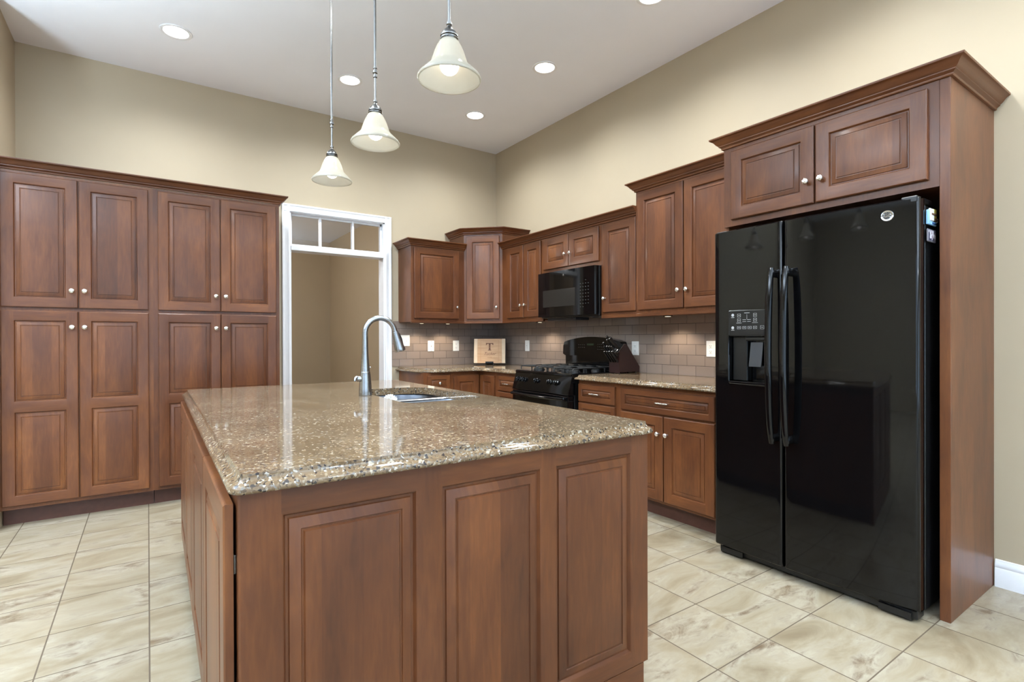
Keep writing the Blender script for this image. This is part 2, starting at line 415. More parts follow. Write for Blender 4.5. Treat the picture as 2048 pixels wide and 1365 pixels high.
def cabinet(name, label, cat, loc, rz, w, d, z0, z1, toe=False, group=None, side=True):
    t = thing(name, label, cat, loc, rz, group)
    mb = MB(); mb.box(0, w, 0, d, z0, z1); obj('cabinet_body', mb, WV, t)
    if toe: m2 = MB(); m2.box(.002, w-.002, .075, d, 0, z0); obj('toe_kick', m2, M_toe, t)
    return t
CROWN = [(0, 0), (.009, .001), (.011, .004), (.011, .010), (.020, .017), (.023, .019), (.023, .024), (.027, .026), (.033, .032), (.039, .041), (.047, .050), (.054, .054), (.059, .056), (.060, .0585), (.060, .065), (0, .065)]
def crown(pts, z, parent=None, name='crown_molding', prof=CROWN, mat=WH, orig=(0, 0)):
    n = len(pts); rows = []
    P = [Vector(p) for p in pts]
    for i in range(n):
        ns = []
        if i > 0: d = (P[i]-P[i-1]).normalized(); ns.append(Vector((d.y, -d.x)))
        if i < n-1: d = (P[i+1]-P[i]).normalized(); ns.append(Vector((d.y, -d.x)))
        if len(ns) == 2:
            m = (ns[0]+ns[1]).normalized(); m = m/m.dot(ns[0])
        else: m = ns[0]
        rows.append([(P[i].x+m.x*o-orig[0], P[i].y+m.y*o-orig[1], z+h) for o, h in prof])
    mb = MB(); k = len(prof); vs = [v for r in rows for v in r]; fs = []
    for i in range(n-1):
        for j in range(k): fs.append((i*k+j, i*k+(j+1) % k, (i+1)*k+(j+1) % k, (i+1)*k+j))
    fs += [tuple(range(k)), tuple(range(n*k-1, (n-1)*k-1, -1))]
    mb.add(vs, fs)
    return obj(name, mb, mat, parent)

def inset(pts, d):
    n = len(pts); out = []
    for i in range(n):
        p0, p1, p2 = Vector(pts[i-1]), Vector(pts[i]), Vector(pts[(i+1) % n])
        a = (p1-p0).normalized(); b = (p2-p1).normalized(); na = Vector((-a.y, a.x)); nb = Vector((-b.y, b.x))
        m = (na+nb); m = m/max(m.dot(na), .2) if m.length > 1e-6 else na
        out.append((p1.x+m.x*d, p1.y+m.y*d))
    return out
def rrect(x0, x1, y0, y1, r, seg=6):
    r = r if isinstance(r, (list, tuple)) else [r]*4; pts = []
    for (cx, cy, a0), rr in zip(((x1, y0, -90), (x1, y1, 0), (x0, y1, 90), (x0, y0, 180)), r):
        sx = -1 if cx == x1 else 1; sy = -1 if cy == y1 else 1
        for k in range(seg+1):
            a = math.radians(a0+90*k/seg); pts.append((cx+sx*rr+rr*math.cos(a), cy+sy*rr+rr*math.sin(a)))
    return pts
EDGE = [(.006, 0), (.002, .0015), (0, .005), (0, .009), (.002, .0135), (.006, .0175), (.010, .0195), (.015, .0215), (.019, .0245), (.022, .029), (.0235, .034), (.0245, .038)]
def slab(pts, z0, prof=EDGE, hole=None, parent=None, name='countertop', mat=None):
    """CCW outline; prof (inset, dz)"""
    bm = bmesh.new(); rings = []
    for ins, dz in prof:
        rings.append([bm.verts.new((x, y, z0+dz)) for x, y in inset(pts, ins)])
    n = len(pts)
    for a, b in zip(rings, rings[1:]):
        for i in range(n): bm.faces.new((a[i], a[(i+1) % n], b[(i+1) % n], b[i]))
    def fill(loops):
        es = []
        for lp in loops:
            for i in range(len(lp)):
                e = bm.edges.get((lp[i], lp[(i+1) % len(lp)])) or bm.edges.new((lp[i], lp[(i+1) % len(lp)])); es.append(e)
        bmesh.ops.triangle_fill(bm, use_beauty=True, edges=es)
    top, bot = [rings[-1]], [rings[0]]
    if hole:
        h1 = [bm.verts.new((x, y, z0+prof[-1][1])) for x, y in hole]; h0 = [bm.verts.new((x, y, z0)) for x, y in hole]
        k = len(hole)
        for i in range(k): bm.faces.new((h1[i], h1[(i+1) % k], h0[(i+1) % k], h0[i]))
        top.append(h1); bot.append(h0)
    fill(top); fill(bot)
    bmesh.ops.recalc_face_normals(bm, faces=bm.faces)
    for f in bm.faces: f.smooth = abs(f.normal.z) < .999
    for e in bm.edges:
        if len(e.link_faces) == 2 and (e.calc_face_angle(0) > math.radians(40) or not all(f.smooth for f in e.link_faces)): e.smooth = False
    me = bpy.data.meshes.new(name); bm.to_mesh(me); bm.free(); me.materials.append(mat or M_qz)
    o = bpy.data.objects.new(name, me); COL.objects.link(o)
    if parent: o.parent = parent
    return o

# ------------------------------------------------------------------ room shell
XR, YB, ZC, XL = 3.346, 5.147, 3.349, -0.776
XW, YF = -5.2, -4.0
def wallbox(name, x0, x1, y0, y1, z0=0, z1=ZC, mat=M_wall):
    mb = MB(); mb.box(x0, x1, y0, y1, z0, z1); return struct(obj(name, mb, mat))
mb = MB(); mb.box(XW-.15, XR+.15, YF-.15, 9.0, -.05, 0); struct(obj('floor', mb, M_floor))
mb = MB(); mb.box(XW-.15, XR+.15, YF-.15, YB+.13, ZC, ZC+.1); struct(obj('ceiling', mb, M_ceil))
wallbox('wall_right', XR, XR+.15, YF, YB+.13)
DX0, DX1, DZT = 1.078, 1.990, 2.385           # doorway opening
mb = MB()
mb.box(XL-.15, DX0, YB, YB+.13, 0, ZC); mb.box(DX1, XR, YB, YB+.13, 0, ZC); mb.box(DX0, DX1, YB, YB+.13, DZT, ZC)
struct(obj('wall_back', mb, M_wall))
wallbox('wall_left', XL-.15, XL, 4.5, YB)
wallbox('wall_side', XW, XL-.15, 4.5, 4.65)
wallbox('wall_west', XW-.15, XW, YF, 4.65)
wallbox('wall_front', XW, XR, YF-.15, YF)
# hall behind the doorway
wallbox('wall_hall_right', 2.391, 2.52, YB+.13, 8.6, 0, 2.74)
wallbox('wall_hall_left', -.9, -.77, YB+.13, 8.6, 0, 2.74)
wallbox('wall_hall_back', -.9, 2.52, 8.55, 8.7, 0, 2.74)
mb = MB(); mb.box(-.9, 2.52, YB+.13, 8.7, 2.74, 2.84); struct(obj('ceiling_hall', mb, M_ceil))

# windows of the room behind the camera (daylight)
def window(n, x0, x1, z0, z1, loc, rz):
    """on a wall; local x width, y=0 wall plane, faces -y"""
    w = bpy.data.objects.new('window_%d' % n, None); COL.objects.link(w); w.location = loc; w.rotation_euler = (0, 0, rz); w['kind'] = 'structure'
    mb = MB(); f = .07
    mb.box(x0-f, x1+f, -.03, 0, z1, z1+f); mb.box(x0-f, x1+f, -.05, 0, z0-f, z0)
    mb.box(x0-f, x0, -.03, 0, z0, z1); mb.box(x1, x1+f, -.03, 0, z0, z1)
    for k in (1, 2): xx = x0+(x1-x0)*k/3; mb.box(xx-.012, xx+.012, -.02, -.006, z0, z1)
    mb.box(x0, x1, -.02, -.006, (z0+z1)/2-.012, (z0+z1)/2+.012)
    obj('window_frame', mb, M_white, w)
    p = MB(); p.box(x0, x1, -.005, -.001, z0, z1); obj('window_pane', p, M_win, w)
window(1, -3.3, -1.5, .3, 2.7, (0, YF, 0), PI)
window(2, -1.0, .8, .3, 2.7, (0, YF, 0), PI)
window(3, 1.3, 3.1, .3, 2.7, (0, YF, 0), PI)
window(4, -2.6, -.6, .3, 2.5, (XW, 0, 0), PI/2)
window(5, -5.0, -4.0, .5, 2.5, (0, YF, 0), PI)

# doorway casing, transom
CAS = [(0, 0), (0, .016), (.012, .019), (.018, .015), (.045, .012), (.052, .018), (.060, .020), (.066, .018), (.066, 0)]
mb = MB()
def casing_v(xo, sgn):     # xo opening edge
    mb.prism([(xo+sgn*u, YB-v) for u, v in CAS], 'z', 0, DZT+.060)
casing_v(DX0, -1); casing_v(DX1, 1)
mb.prism([(YB-v, DZT-.006+u) for u, v in CAS], 'x', DX0-.066, DX1+.066)
struct(obj('trim_1', mb, M_white))
mb = MB()
mb.box(DX0, DX0+.014, YB-.002, YB+.131, 0, DZT); mb.box(DX1-.014, DX1, YB-.002, YB+.131, 0, DZT); mb.box(DX0, DX1, YB-.002, YB+.131, DZT-.014, DZT)
for x in (DX0+.014, DX1-.030): mb.box(x, x+.016, YB+.045, YB+.085, 2.08, DZT-.014)
mb.box(DX0+.014, DX1-.014, YB+.045, YB+.085, DZT-.034, DZT-.014)
struct(obj('trim_2', mb, M_white))
tw = bpy.data.objects.new('window_6', None); COL.objects.link(tw); tw.location = (0, 0, 0); tw['kind'] = 'structure'
mb = MB(); mb.cbox(DX0+.01, DX1-.01, YB-.010, YB+.131, 2.022, 2.066, .004); mb.cbox(DX0+.014, DX1-.014, YB+.02, YB+.10, 2.066, 2.084, .003)
obj('window_frame', mb, M_white, tw)
mb = MB()
for x in (1.366, 1.680): mb.cbox(x-.010, x+.010, YB+.035, YB+.085, 2.082, DZT-.012, .003)
obj('muntin', mb, M_white, tw)
mb = MB(); mb.box(DX0+.014, DX1-.014, YB+.060, YB+.064, 2.082, DZT-.012); obj('window_pane', mb, M_glass, tw)
# baseboard along the right wall
BB = [(0, 0), (.014, 0), (.014, .085), (.010, .092), (.012, .098), (.012, .108), (.007, .118), (.005, .128), (0, .130)]
mb = MB(); mb.prism([(XR-a, b) for a, b in BB], 'y', YF, .752); struct(obj('baseboard_right', mb, M_white))
mb = MB(); mb.prism([(YF+a, b) for a, b in BB], 'x', XW, XR-.014); struct(obj('baseboard_front', mb, M_white))

# backsplash tile (object x along the wall)
mb = MB(); mb.box(0, XR-2.064, -.008, -.001, .9145, 1.383)
tag(obj('backsplash', mb, M_tile, None, (2.062, YB, 0)), 'taupe glass subway tile backsplash on the wall left of the corner, behind the switch plates', 'backsplash')
mb = MB(); mb.box(.009, YB-1.804, -.008, -.001, .9145, 1.383)
tag(obj('backsplash', mb, M_tile, None, (XR, YB, 0), (0, 0, -PI/2)), 'taupe glass subway tile backsplash running behind the black range to the refrigerator', 'backsplash')

# ------------------------------------------------------------------ ceiling cans
cans = [(.173, 4.355, 'round recessed ceiling light above the tall pantry cabinets'),
        (1.390, 4.352, 'round recessed ceiling light above the white framed doorway'),
        (2.600, 4.360, 'round recessed ceiling light closest to the room corner'),
        (2.600, 3.282, 'round recessed ceiling light above the range'),
        (2.612, 2.215, 'round recessed ceiling light cut off by the top edge, above the tall wall cabinet')]
for i, (x, y, lab) in enumerate(cans):
    t = thing('recessed_light', lab, 'ceiling light', (x, y, ZC), 0, 'recessed ceiling lights')
    mb = MB(); mb.lathe([(.098, -.0005), (.098, -.004), (.092, -.0065), (.078, -.005), (.074, -.0005)], (0, 0, 0), (0, 0, 1), 40, cap=False); obj('trim_ring', mb, M_white, t)
    mb = MB(); mb.lathe([(.075, -.0008), (.074, -.003), (.04, -.005), (.001, -.0055)], (0, 0, 0), (0, 0, 1), 32); obj('lens', mb, M_can, t)
    ld = bpy.data.lights.new('can_light', 'SPOT'); ld.energy = CAN_W*PI; ld.spot_size = math.radians(156); ld.spot_blend = 1; ld.shadow_soft_size = .08; ld.color = (.87, .94, .98)
    lo = bpy.data.objects.new('can_light', ld); COL.objects.link(lo); lo.parent = t; lo.location = (0, 0, -.02)
# spots added out of frame for more light, some continuing the can grid
for (x, y) in ((1.39, 2.2), (.17, 2.2), (2.6, 1.14), (2.6, .07), (-2.5, 2.0), (-2.5, -1.5), (1, -2.2)):
    ld = bpy.data.lights.new('can_light', 'SPOT'); ld.energy = CAN_W*PI; ld.spot_size = math.radians(156); ld.spot_blend = 1; ld.shadow_soft_size = .08; ld.color = (.87, .94, .98)
    lo = bpy.data.objects.new('can_light', ld); COL.objects.link(lo); lo.location = (x, y, ZC-.02)

# ------------------------------------------------------------------ pendants
def pendant(y, lab):
    t = thing('pendant_light', lab, 'pendant light', (.775, y, ZC), 0, 'glass pendants over the island')
    Z = lambda z: z-ZC
    mb = MB(); mb.lathe([(.058, 0), (.058, -.006), (.05, -.014), (.02, -.024), (.008, -.03)], (0, 0, 0), (0, 0, 1), 32); obj('canopy', mb, M_nick, t)
    mb = MB(); mb.lathe([(.0052, -.02), (.0052, Z(2.305))], seg=16)
    mb.lathe([(.0045, Z(2.30)), (.0045, Z(2.165))], seg=16); obj('rod', mb, M_nick, t)
    mb = MB(); mb.lathe([(.004, Z(2.315)), (.0085, Z(2.313)), (.0085, Z(2.309)), (.006, Z(2.307)), (.006, Z(2.303)), (.010, Z(2.299)), (.010, Z(2.291)), (.006, Z(2.287)), (.006, Z(2.280)), (.0085, Z(2.278)), (.0085, Z(2.273)), (.004, Z(2.271))], seg=24)
    obj('rod_coupling', mb, M_nick, t)
    mb = MB(); mb.lathe([(.003, Z(2.180)), (.0085, Z(2.178)), (.0085, Z(2.172)), (.006, Z(2.169)), (.008, Z(2.163)), (.014, Z(2.156)), (.022, Z(2.148)), (.0255, Z(2.139)), (.0275, Z(2.138)), (.0275, Z(2.134)), (.025, Z(2.132)), (.028, Z(2.129)), (.028, Z(2.124)), (.026, Z(2.121)), (.029, Z(2.112)), (.003, Z(2.112))], seg=32)
    obj('socket_cap', mb, M_nick, t)
    out = [(.026, 2.122), (.030, 2.118), (.038, 2.104), (.046, 2.086), (.052, 2.068), (.057, 2.052), (.064, 2.041), (.076, 2.030), (.088, 2.018), (.096, 2.010), (.099, 2.005), (.0975, 2.000)]
    inn = [(r-.004, z-.0005) for r, z in out][::-1]
    mb = MB(); mb.lathe([(r, Z(z)) for r, z in out+inn], seg=48, cap=False)
    obj('glass_shade', mb, M_shade, t, ang=60)
    mb = MB(); pr = [(.012, 2.112), (.013, 2.095)]+[(.030*math.sin(a), 2.046+.030*math.cos(a)) for a in [.45+i*(PI-.45)/12 for i in range(13)]]
    mb.lathe([(r, Z(z)) for r, z in pr], seg=24); obj('bulb', mb, M_bulb, t)
    ld = bpy.data.lights.new('bulb_light', 'POINT'); ld.energy = PEND_W*PI; ld.shadow_soft_size = .034; ld.color = (.98, .97, 1)
    lo = bpy.data.objects.new('bulb_light', ld); COL.objects.link(lo); lo.parent = t; lo.location = (0, 0, Z(2.040))
pendant(1.455, 'bell shaped frosted glass pendant, largest in view and hanging nearest')
pendant(2.100, 'bell shaped frosted glass pendant, middle one of the three over the island')
pendant(2.721, 'bell shaped frosted glass pendant, smallest in view and farthest over the island')

# ------------------------------------------------------------------ pantry cabinets (back wall left)
def pantry(x0, x1, ds, lab):
    t = cabinet('pantry_cabinet', lab, 'cabinet', (x0, 4.58, 0), 0, x1-x0, YB-4.582, .112, 2.287, True, 'tall pantry cabinets')
    for i, (a, b) in enumerate(ds):
        s = 'r' if i == 0 else 'l'
        door(t, a-x0, b-x0, 1.412, 2.268, s+'b', kz=1.526)
        door(t, a-x0, b-x0, .137, 1.388, s+'t', two=(.737, .800), kz=1.283)
    return t
pantry(XL+.003, .034, [(-.763, -.384), (-.377, .006)], 'tall cherry pantry cabinet with four raised panel doors, at the left wall')
pantry(.034, .880, [(.064, .458), (.463, .853)], 'tall cherry pantry cabinet with four raised panel doors, beside the white doorway')
tag(crown([(XL+.003, 4.58), (.88, 4.58), (.88, YB)], 2.288), 'long cherry crown moulding along the top of the two tall pantry cabinets', 'molding')

# ------------------------------------------------------------------ upper wall cabinets
UZ = 1.37; UF = XR-.320; D = .32
def lightrail(t, w, d): 
    mb = MB(); mb.cbox(0, w, -.004, .02, UZ-.012, UZ+.012, .003); obj('light_rail', mb, WH, t)
t = cabinet('wall_cabinet', 'single door cherry wall cabinet above the light switches, right of the doorway', 'cabinet', (2.137, YB-D, 0), 0, 2.736-2.137, D-.001, UZ, 2.128)
door(t, .028, .530, 1.405, 2.110, 'rb', kz=1.524); lightrail(t, .598, D)
crown([(2.137, YB), (2.137, YB-D), (2.738, YB-D)], 2.122, t, orig=(2.137, YB-D))
# diagonal corner cabinet
t = thing('corner_wall_cabinet', 'taller diagonal cherry wall cabinet in the room corner', 'cabinet', (2.736, YB-D, 0), -PI/4)
R45 = Matrix.Rotation(PI/4, 4, 'Z')
mb = MB(); mb.prism([(0, 0), (0, D-.001), (.609, D-.001), (.609, -.290), (.290, -.290)], 'z', UZ, 2.292); mb.xform(R45); obj('cabinet_body', mb, WV, t)
wd = .290*math.sqrt(2)
door(t, .030, wd-.030, 1.405, 2.268, 'rb', kz=1.524)
mb = MB(); mb.cbox(0, wd, -.004, .02, UZ-.012, UZ+.012, .003); obj('light_rail', mb, WH, t)
c = crown([(0, D), (0, 0), (.290, -.290), (.610, -.290)], 2.286, t); c.rotation_euler = (0, 0, PI/4)
# right wall uppers, low run
def upper(y1, y0, z0, z1, ds, lab, front=UF, kz=1.524, rail=True):
    t = cabinet('wall_cabinet', lab, 'cabinet', (front, y1, 0), -PI/2, y1-y0, XR-front-.001, z0, z1)
    for (a, b, zz0, zz1, s) in ds: door(t, y1-a, y1-b, zz0, zz1, s, kz=kz)
    if rail: lightrail(t, y1-y0, D)
    return t
upper(4.537, 3.852, UZ, 2.128, [(4.435, 4.148, 1.405, 2.110, 'rb'), (4.139, 3.874, 1.405, 2.110, 'lb')], 'narrow two door cherry wall cabinet between the corner cabinet and the microwave')
upper(3.852, 3.090, 1.792, 2.128, [(3.833, 3.482, 1.829, 2.110, 'rb'), (3.474, 3.108, 1.829, 2.110, 'lb')], 'short two door cherry wall cabinet directly above the microwave', kz=1.937, rail=False)
upper(3.090, 2.702, UZ, 2.128, [(3.062, 2.712, 1.405, 2.110, 'lb')], 'single door cherry wall cabinet right of the microwave', kz=1.516)
tag(crown([(UF, 4.537), (UF, 2.702)], 2.122), 'cherry crown moulding over the three lower wall cabinets around the microwave', 'molding')
t = upper(2.702, 1.802, UZ, 2.292, [(2.676, 2.274, 1.405, 2.268, 'rb'), (2.265, 1.830, 1.405, 2.268, 'lb')], 'taller two door cherry wall cabinet beside the refrigerator cabinet', front=UF-.02, kz=1.526)
crown([(0, .34), (0, 0), (.900, 0)], 2.286, t)
# refrigerator surround
FX = 2.745
t = thing('refrigerator_cabinet', 'deep cherry cabinet over the refrigerator with full height side panel', 'cabinet', (FX, 1.801, 0), -PI/2)
w = 1.801-.795
mb = MB(); mb.box(0, w, 0, XR-FX-.001, 1.833, 2.284); obj('cabinet_body', mb, WV, t)
door(t, 1.801-1.749, 1.801-1.297, 1.868, 2.255, 'rb', kz=1.978); door(t, 1.801-1.288, 1.801-.833, 1.868, 2.255, 'lb', kz=1.978)
mb = MB(); mb.cbox(w, w+.038, 0, XR-FX-.001, 0, 2.284, .0015); obj('end_panel', mb, WV, t)
mb = MB(); mb.box(0, .018, .02, XR-FX-.001, 0, 1.833); obj('side_panel', mb, WV, t)
crown([(0, .198), (0, 0), (w+.038, 0), (w+.038, XR-FX-.002)], 2.280, t)

# ------------------------------------------------------------------ base cabinets
BF = 2.765; BD = XR-BF-.001
def base(y1, y0, lab, kind='base_cabinet'):
    return cabinet(kind, lab, 'cabinet', (BF, y1, 0), -PI/2, y1-y0, BD, .112, .875, True)
t = base(3.074, 2.650, 'cherry base cabinet with a stack of drawers, right beside the black range')
a = lambda y, y1: y1-y
for (z0, z1) in ((.712, .846), (.430, .700), (.137, .418)): door(t, .010, .396, z0, z1, 'p', name='drawer')
t = base(2.650, 1.801, 'cherry base cabinet with one wide drawer over two doors, beside the refrigerator')
door(t, .030, .780, .697, .846, 'p', name='drawer')
door(t, .030, .400, .130, .684, 'rt', kz=.570); door(t, .408, .780, .130, .684, 'lt', kz=.570)
t = base(4.237, 3.866, 'cherry base cabinet with drawers between the corner and the range')
for (z0, z1) in ((.706, .846), (.430, .694), (.137, .418)): door(t, .022, .350, z0, z1, 'p', name='drawer')
# corner base (L shaped body)
t = thing('corner_base_cabinet', 'cherry corner base cabinet with a bi-fold door in the inside corner', 'cabinet', (2.432, 4.557, 0), 0)
L = [(0, 0), (BF-2.432, 0), (BF-2.432, 4.237-4.557), (XR-2.433, 4.237-4.557), (XR-2.433, YB-4.558), (0, YB-4.558)]
mb = MB(); mb.prism(L, 'z', .112, .875); obj('cabinet_body', mb, WV, t)
L2 = [(0, .075), (BF-2.432+.075, .075), (BF-2.432+.075, 4.239-4.557), (XR-2.434, 4.239-4.557), (XR-2.434, YB-4.559), (0, YB-4.559)]
mb = MB(); mb.prism(L2, 'z', 0, .112); obj('toe_kick', mb, M_toe, t)
door(t, .025, .312, .137, .838)
d = door(t, .022, .284, .137, .838); d.location = (BF-2.432, -.022, .137); d.rotation_euler = (0, 0, -PI/2)
t = cabinet('base_cabinet', 'narrow cherry base cabinet with a single knob drawer under the switches', 'cabinet', (2.140, 4.557, 0), 0, 2.432-2.140, YB-4.558, .112, .875, True)
door(t, .036, .276, .700, .846, 'k', name='drawer'); door(t, .036, .276, .137, .688, 'rt')

# counters
oc = slab([(XR-.001, 3.858), (XR-.001, YB-.001), (2.098, YB-.001), (2.098, 4.70)]+[(2.298-.2*math.cos(a), 4.715-.2*math.sin(a)) for a in [.2+i*(PI/2-.2)/8 for i in range(9)]]+[(2.62, 4.515), (2.68, 4.505), (2.712, 4.473), (2.722, 4.41), (2.722, 3.858)], .876)
tag(oc, 'L shaped speckled tan quartz counter turning the room corner', 'countertop')
oc = slab([(XR-.001, 1.803), (XR-.001, 3.080), (2.722, 3.080), (2.722, 1.803)], .876)
tag(oc, 'straight speckled tan quartz counter between the range and the refrigerator', 'countertop')

# ------------------------------------------------------------------ island
IA = math.radians(-.6); IO = (.133, 1.19, 0)
def isl(p): c, s = math.cos(IA), math.sin(IA); return (IO[0]+p[0]*c-p[1]*s, IO[1]+p[0]*s+p[1]*c, p[2])
t = thing('kitchen_island', 'large cherry island cabinet with three raised panels on its near end', 'island', IO, IA)
mb = MB(); mb.box(.018, 1.250, .040, 2.300, .105, .64); mb.box(.018, .036, .040, 2.300, .64, .876); mb.box(1.232, 1.250, .040, 2.300, .64, .876); mb.box(.036, 1.232, .040, .058, .64, .876); mb.box(.036, 1.232, 2.282, 2.300, .64, .876); obj('cabinet_body', mb, WV, t)
mb = MB(); mb.box(.10, 1.215, .055, 2.25, 0, .105); obj('toe_kick', mb, M_toe, t)
PI_ = [(0, 0), (.004, .002), (.007, .009), (.009, .012), (.015, .012), (.017, .008), (.040, .002), (.042, .0052), (.046, .0055), (.049, .001), (.055, .0005)]
obj('end_panel', framed(1.237, .876-.105, [(.083, .399, .052, .715), (.464, .785, .052, .715), (.838, 1.157, .052, .715)], prof=PI_), WOOD, t, (.018, .040, .105))
mb = MB(); mb.box(.060, 1.232, .022, .055, 0, .105); obj('end_panel_base', mb, WH, t)
for k in range(4):
    y1 = .047+.5625*(k+1); dd = obj('door', framed(.5585, .738, [(.07, .4885, .07, .668)]), WOOD, t, (.012, y1-.002, .112), (0, 0, -PI/2))
mb = MB(); mb.cbox(.0125, .0175, .052, .075, .70, .74, .001); obj('hinge', mb, M_nick, t)
hole = rrect(.787, 1.185, .965, 1.705, [.07, .16, .12, .06], 8)[::1]
oc = slab(rrect(0, 1.277, 0, 2.325, .034, 5), .876, hole=hole, name='countertop'); oc.location = IO; oc.rotation_euler = (0, 0, IA)
tag(oc, 'large glossy speckled tan quartz island counter with an undermount sink cutout', 'countertop')
# sink
t = thing('double_sink', 'stainless steel double bowl undermount sink in the island counter', 'sink', isl((.99, 1.33, .68)), IA)
def bowl(x0, x1, y0, y1, rr):
    mb = MB(); rings = []
    for ins, z, in ((-.012, .195), (0, .194), (.003, .188), (.010, .10), (.016, .03), (.03, .010), (.05, .004)):
        rings.append([(x, y, z) for x, y in inset(rrect(x0, x1, y0, y1, rr, 6), ins)])
    n = len(rings[0]); vs = [v for r in rings for v in r]; fs = []
    for i in range(len(rings)-1):
        for j in range(n): fs.append((i*n+j, i*n+(j+1) % n, (i+1)*n+(j+1) % n, (i+1)*n+j))
    fs.append(tuple(range((len(rings)-1)*n, len(rings)*n)))
    mb.add(vs, fs); cx, cy = (x0+x1)/2, (y0+y1)/2
    mb.lathe([(.045, .0045), (.042, .0065), (.02, .0055), (.001, .0055)], (cx, cy, 0), seg=24); return mb
obj('bowl', bowl(-.205, .205, .045, .385, [.06, .15, .11, .06]), M_sink, t)
obj('bowl', bowl(-.205, .205, -.375, .015, [.06, .06, .06, .06]), M_sink, t)
mb = MB(); mb.cbox(-.20, .20, .014, .046, .17, .203, .005); obj('divider', mb, M_steel, t)
# faucet
fx, fy = .742, 1.385
t = thing('kitchen_faucet', 'tall brushed steel gooseneck pull-down faucet on the island', 'faucet', isl((fx, fy, .914)), IA)
mb = MB(); mb.lathe([(.031, 0), (.0315, .004), (.031, .03), (.0285, .07), (.0255, .105), (.024, .118), (.0235, .1195), (.0225, .120), (.0215, .135), (.0185, .17), (.0155, .22), (.0142, .26), (.0136, .30)], seg=32)
obj('faucet_body', mb, M_steel, t, ang=50)
R = .078; zc = .311-.0
pts = [(0, 0, .29)]; pts += [(R-R*math.cos(a), 0, zc+R*math.sin(a)) for a in [i*math.radians(164)/20 for i in range(21)]]
ea = math.radians(164); td = Vector((math.sin(ea), 0, math.cos(ea))); pe = Vector(pts[-1]); pts.append(tuple(pe+td*.012))
mb = MB(); mb.tube(pts, .0136, 20); obj('spout', mb, M_steel, t, ang=50)
mb = MB(); p0 = pe+td*.012; mb.lathe([(.0150, 0), (.0155, .002), (.0175, .02), (.0225, .06), (.0265, .090), (.0275, .100), (.0260, .105), (.017, .106)], p0, td, 28)
sh = obj('spray_head', mb, M_steel, t, ang=50)
nrm = Vector((math.cos(ea)*-1, 0, math.sin(ea))); pm = p0+td*.045+nrm*.0190
mb = MB(); mb.tube([pm-td*.030-nrm*.001, pm+Vector((0, 0, 0))+nrm*.0012, pm+td*.030+nrm*.0030], [.004, .0065, .004], 12); obj('spray_button', mb, M_blk, sh)
mb = MB(); mb.lathe([(.013, -.004), (.0135, .020), (.0115, .023)], (-.020, 0, .085), (-1, 0, .0), 20); 
mb.tube([(-.040, 0, .085), (-.046, -.004, .093), (-.052, -.008, .090), (-.056, -.010, .075)], [.0105, .0095, .008, .0055], 12)
obj('handle', mb, M_steel, t, ang=50)
mb = MB(); mb.lathe([(.004, 0), (.004, .004), (.001, .006)], (.021, -.006, .142), (1, -.2, 0), 12); obj('button', mb, M_chrome, t)
# brush
t = thing('dish_brush', 'white bristled dish brush standing in the near bowl of the sink', 'brush', isl((.836, 1.296, .686)), IA)
mb = MB(); mb.tube([(.03, .04, .006), (.01, .02, .10), (0, 0, .20)], [.006, .007, .009], 12); obj('handle', mb, M_plate, t)
mb = MB(); random.seed(3)
for k in range(150):
    a = random.uniform(0, 2*PI); e = random.uniform(-.2, 1.45); d = Vector((math.cos(a)*math.cos(e), math.sin(a)*math.cos(e), math.sin(e)))
    c = Vector((0, 0, .200)); mb.tube([c+d*.006, c+d*random.uniform(.034, .040)], [.0022, .0016], 5)
obj('bristles', mb, M_plate, t)

# ------------------------------------------------------------------ refrigerator
RF = 2.588; RY1 = 1.772; RW = 1.772-.826
t = thing('refrigerator', 'glossy black side by side refrigerator with ice and water dispenser', 'refrigerator', (RF, RY1, 0), -PI/2)
bul = lambda x: .034*((x/RW-.5)*2)**2 if x > RW/2 else .012*((x/RW-.5)*2)**2
mb = MB(); mb.cbox(.012, RW-.006, .115, .735, .035, 1.755, .004); obj('fridge_body', mb, M_blk2, t)
mb = MB(); mb.cbox(.015, RW-.010, .045, .115, .012, .050, .004); mb.box(.03, .16, .030, .05, .012, .04); mb.box(RW-.15, RW-.03, .030, .05, .012, .04); obj('kick_grille', mb, M_blk2, t)
for xx in (.04, RW-.045):
    mb = MB(); mb.lathe([(.011, -.014), (.013, -.011), (.013, .011), (.011, .014)], (xx, .05, .0132), (1, 0, 0), 20); obj('roller', mb, M_grey, t)
for xa in (RW-.065, .006): mb = MB(); mb.cbox(xa, xa+.059, .03, .20, 1.758, 1.785, .004); obj('hinge_cover', mb, M_blk2, t)
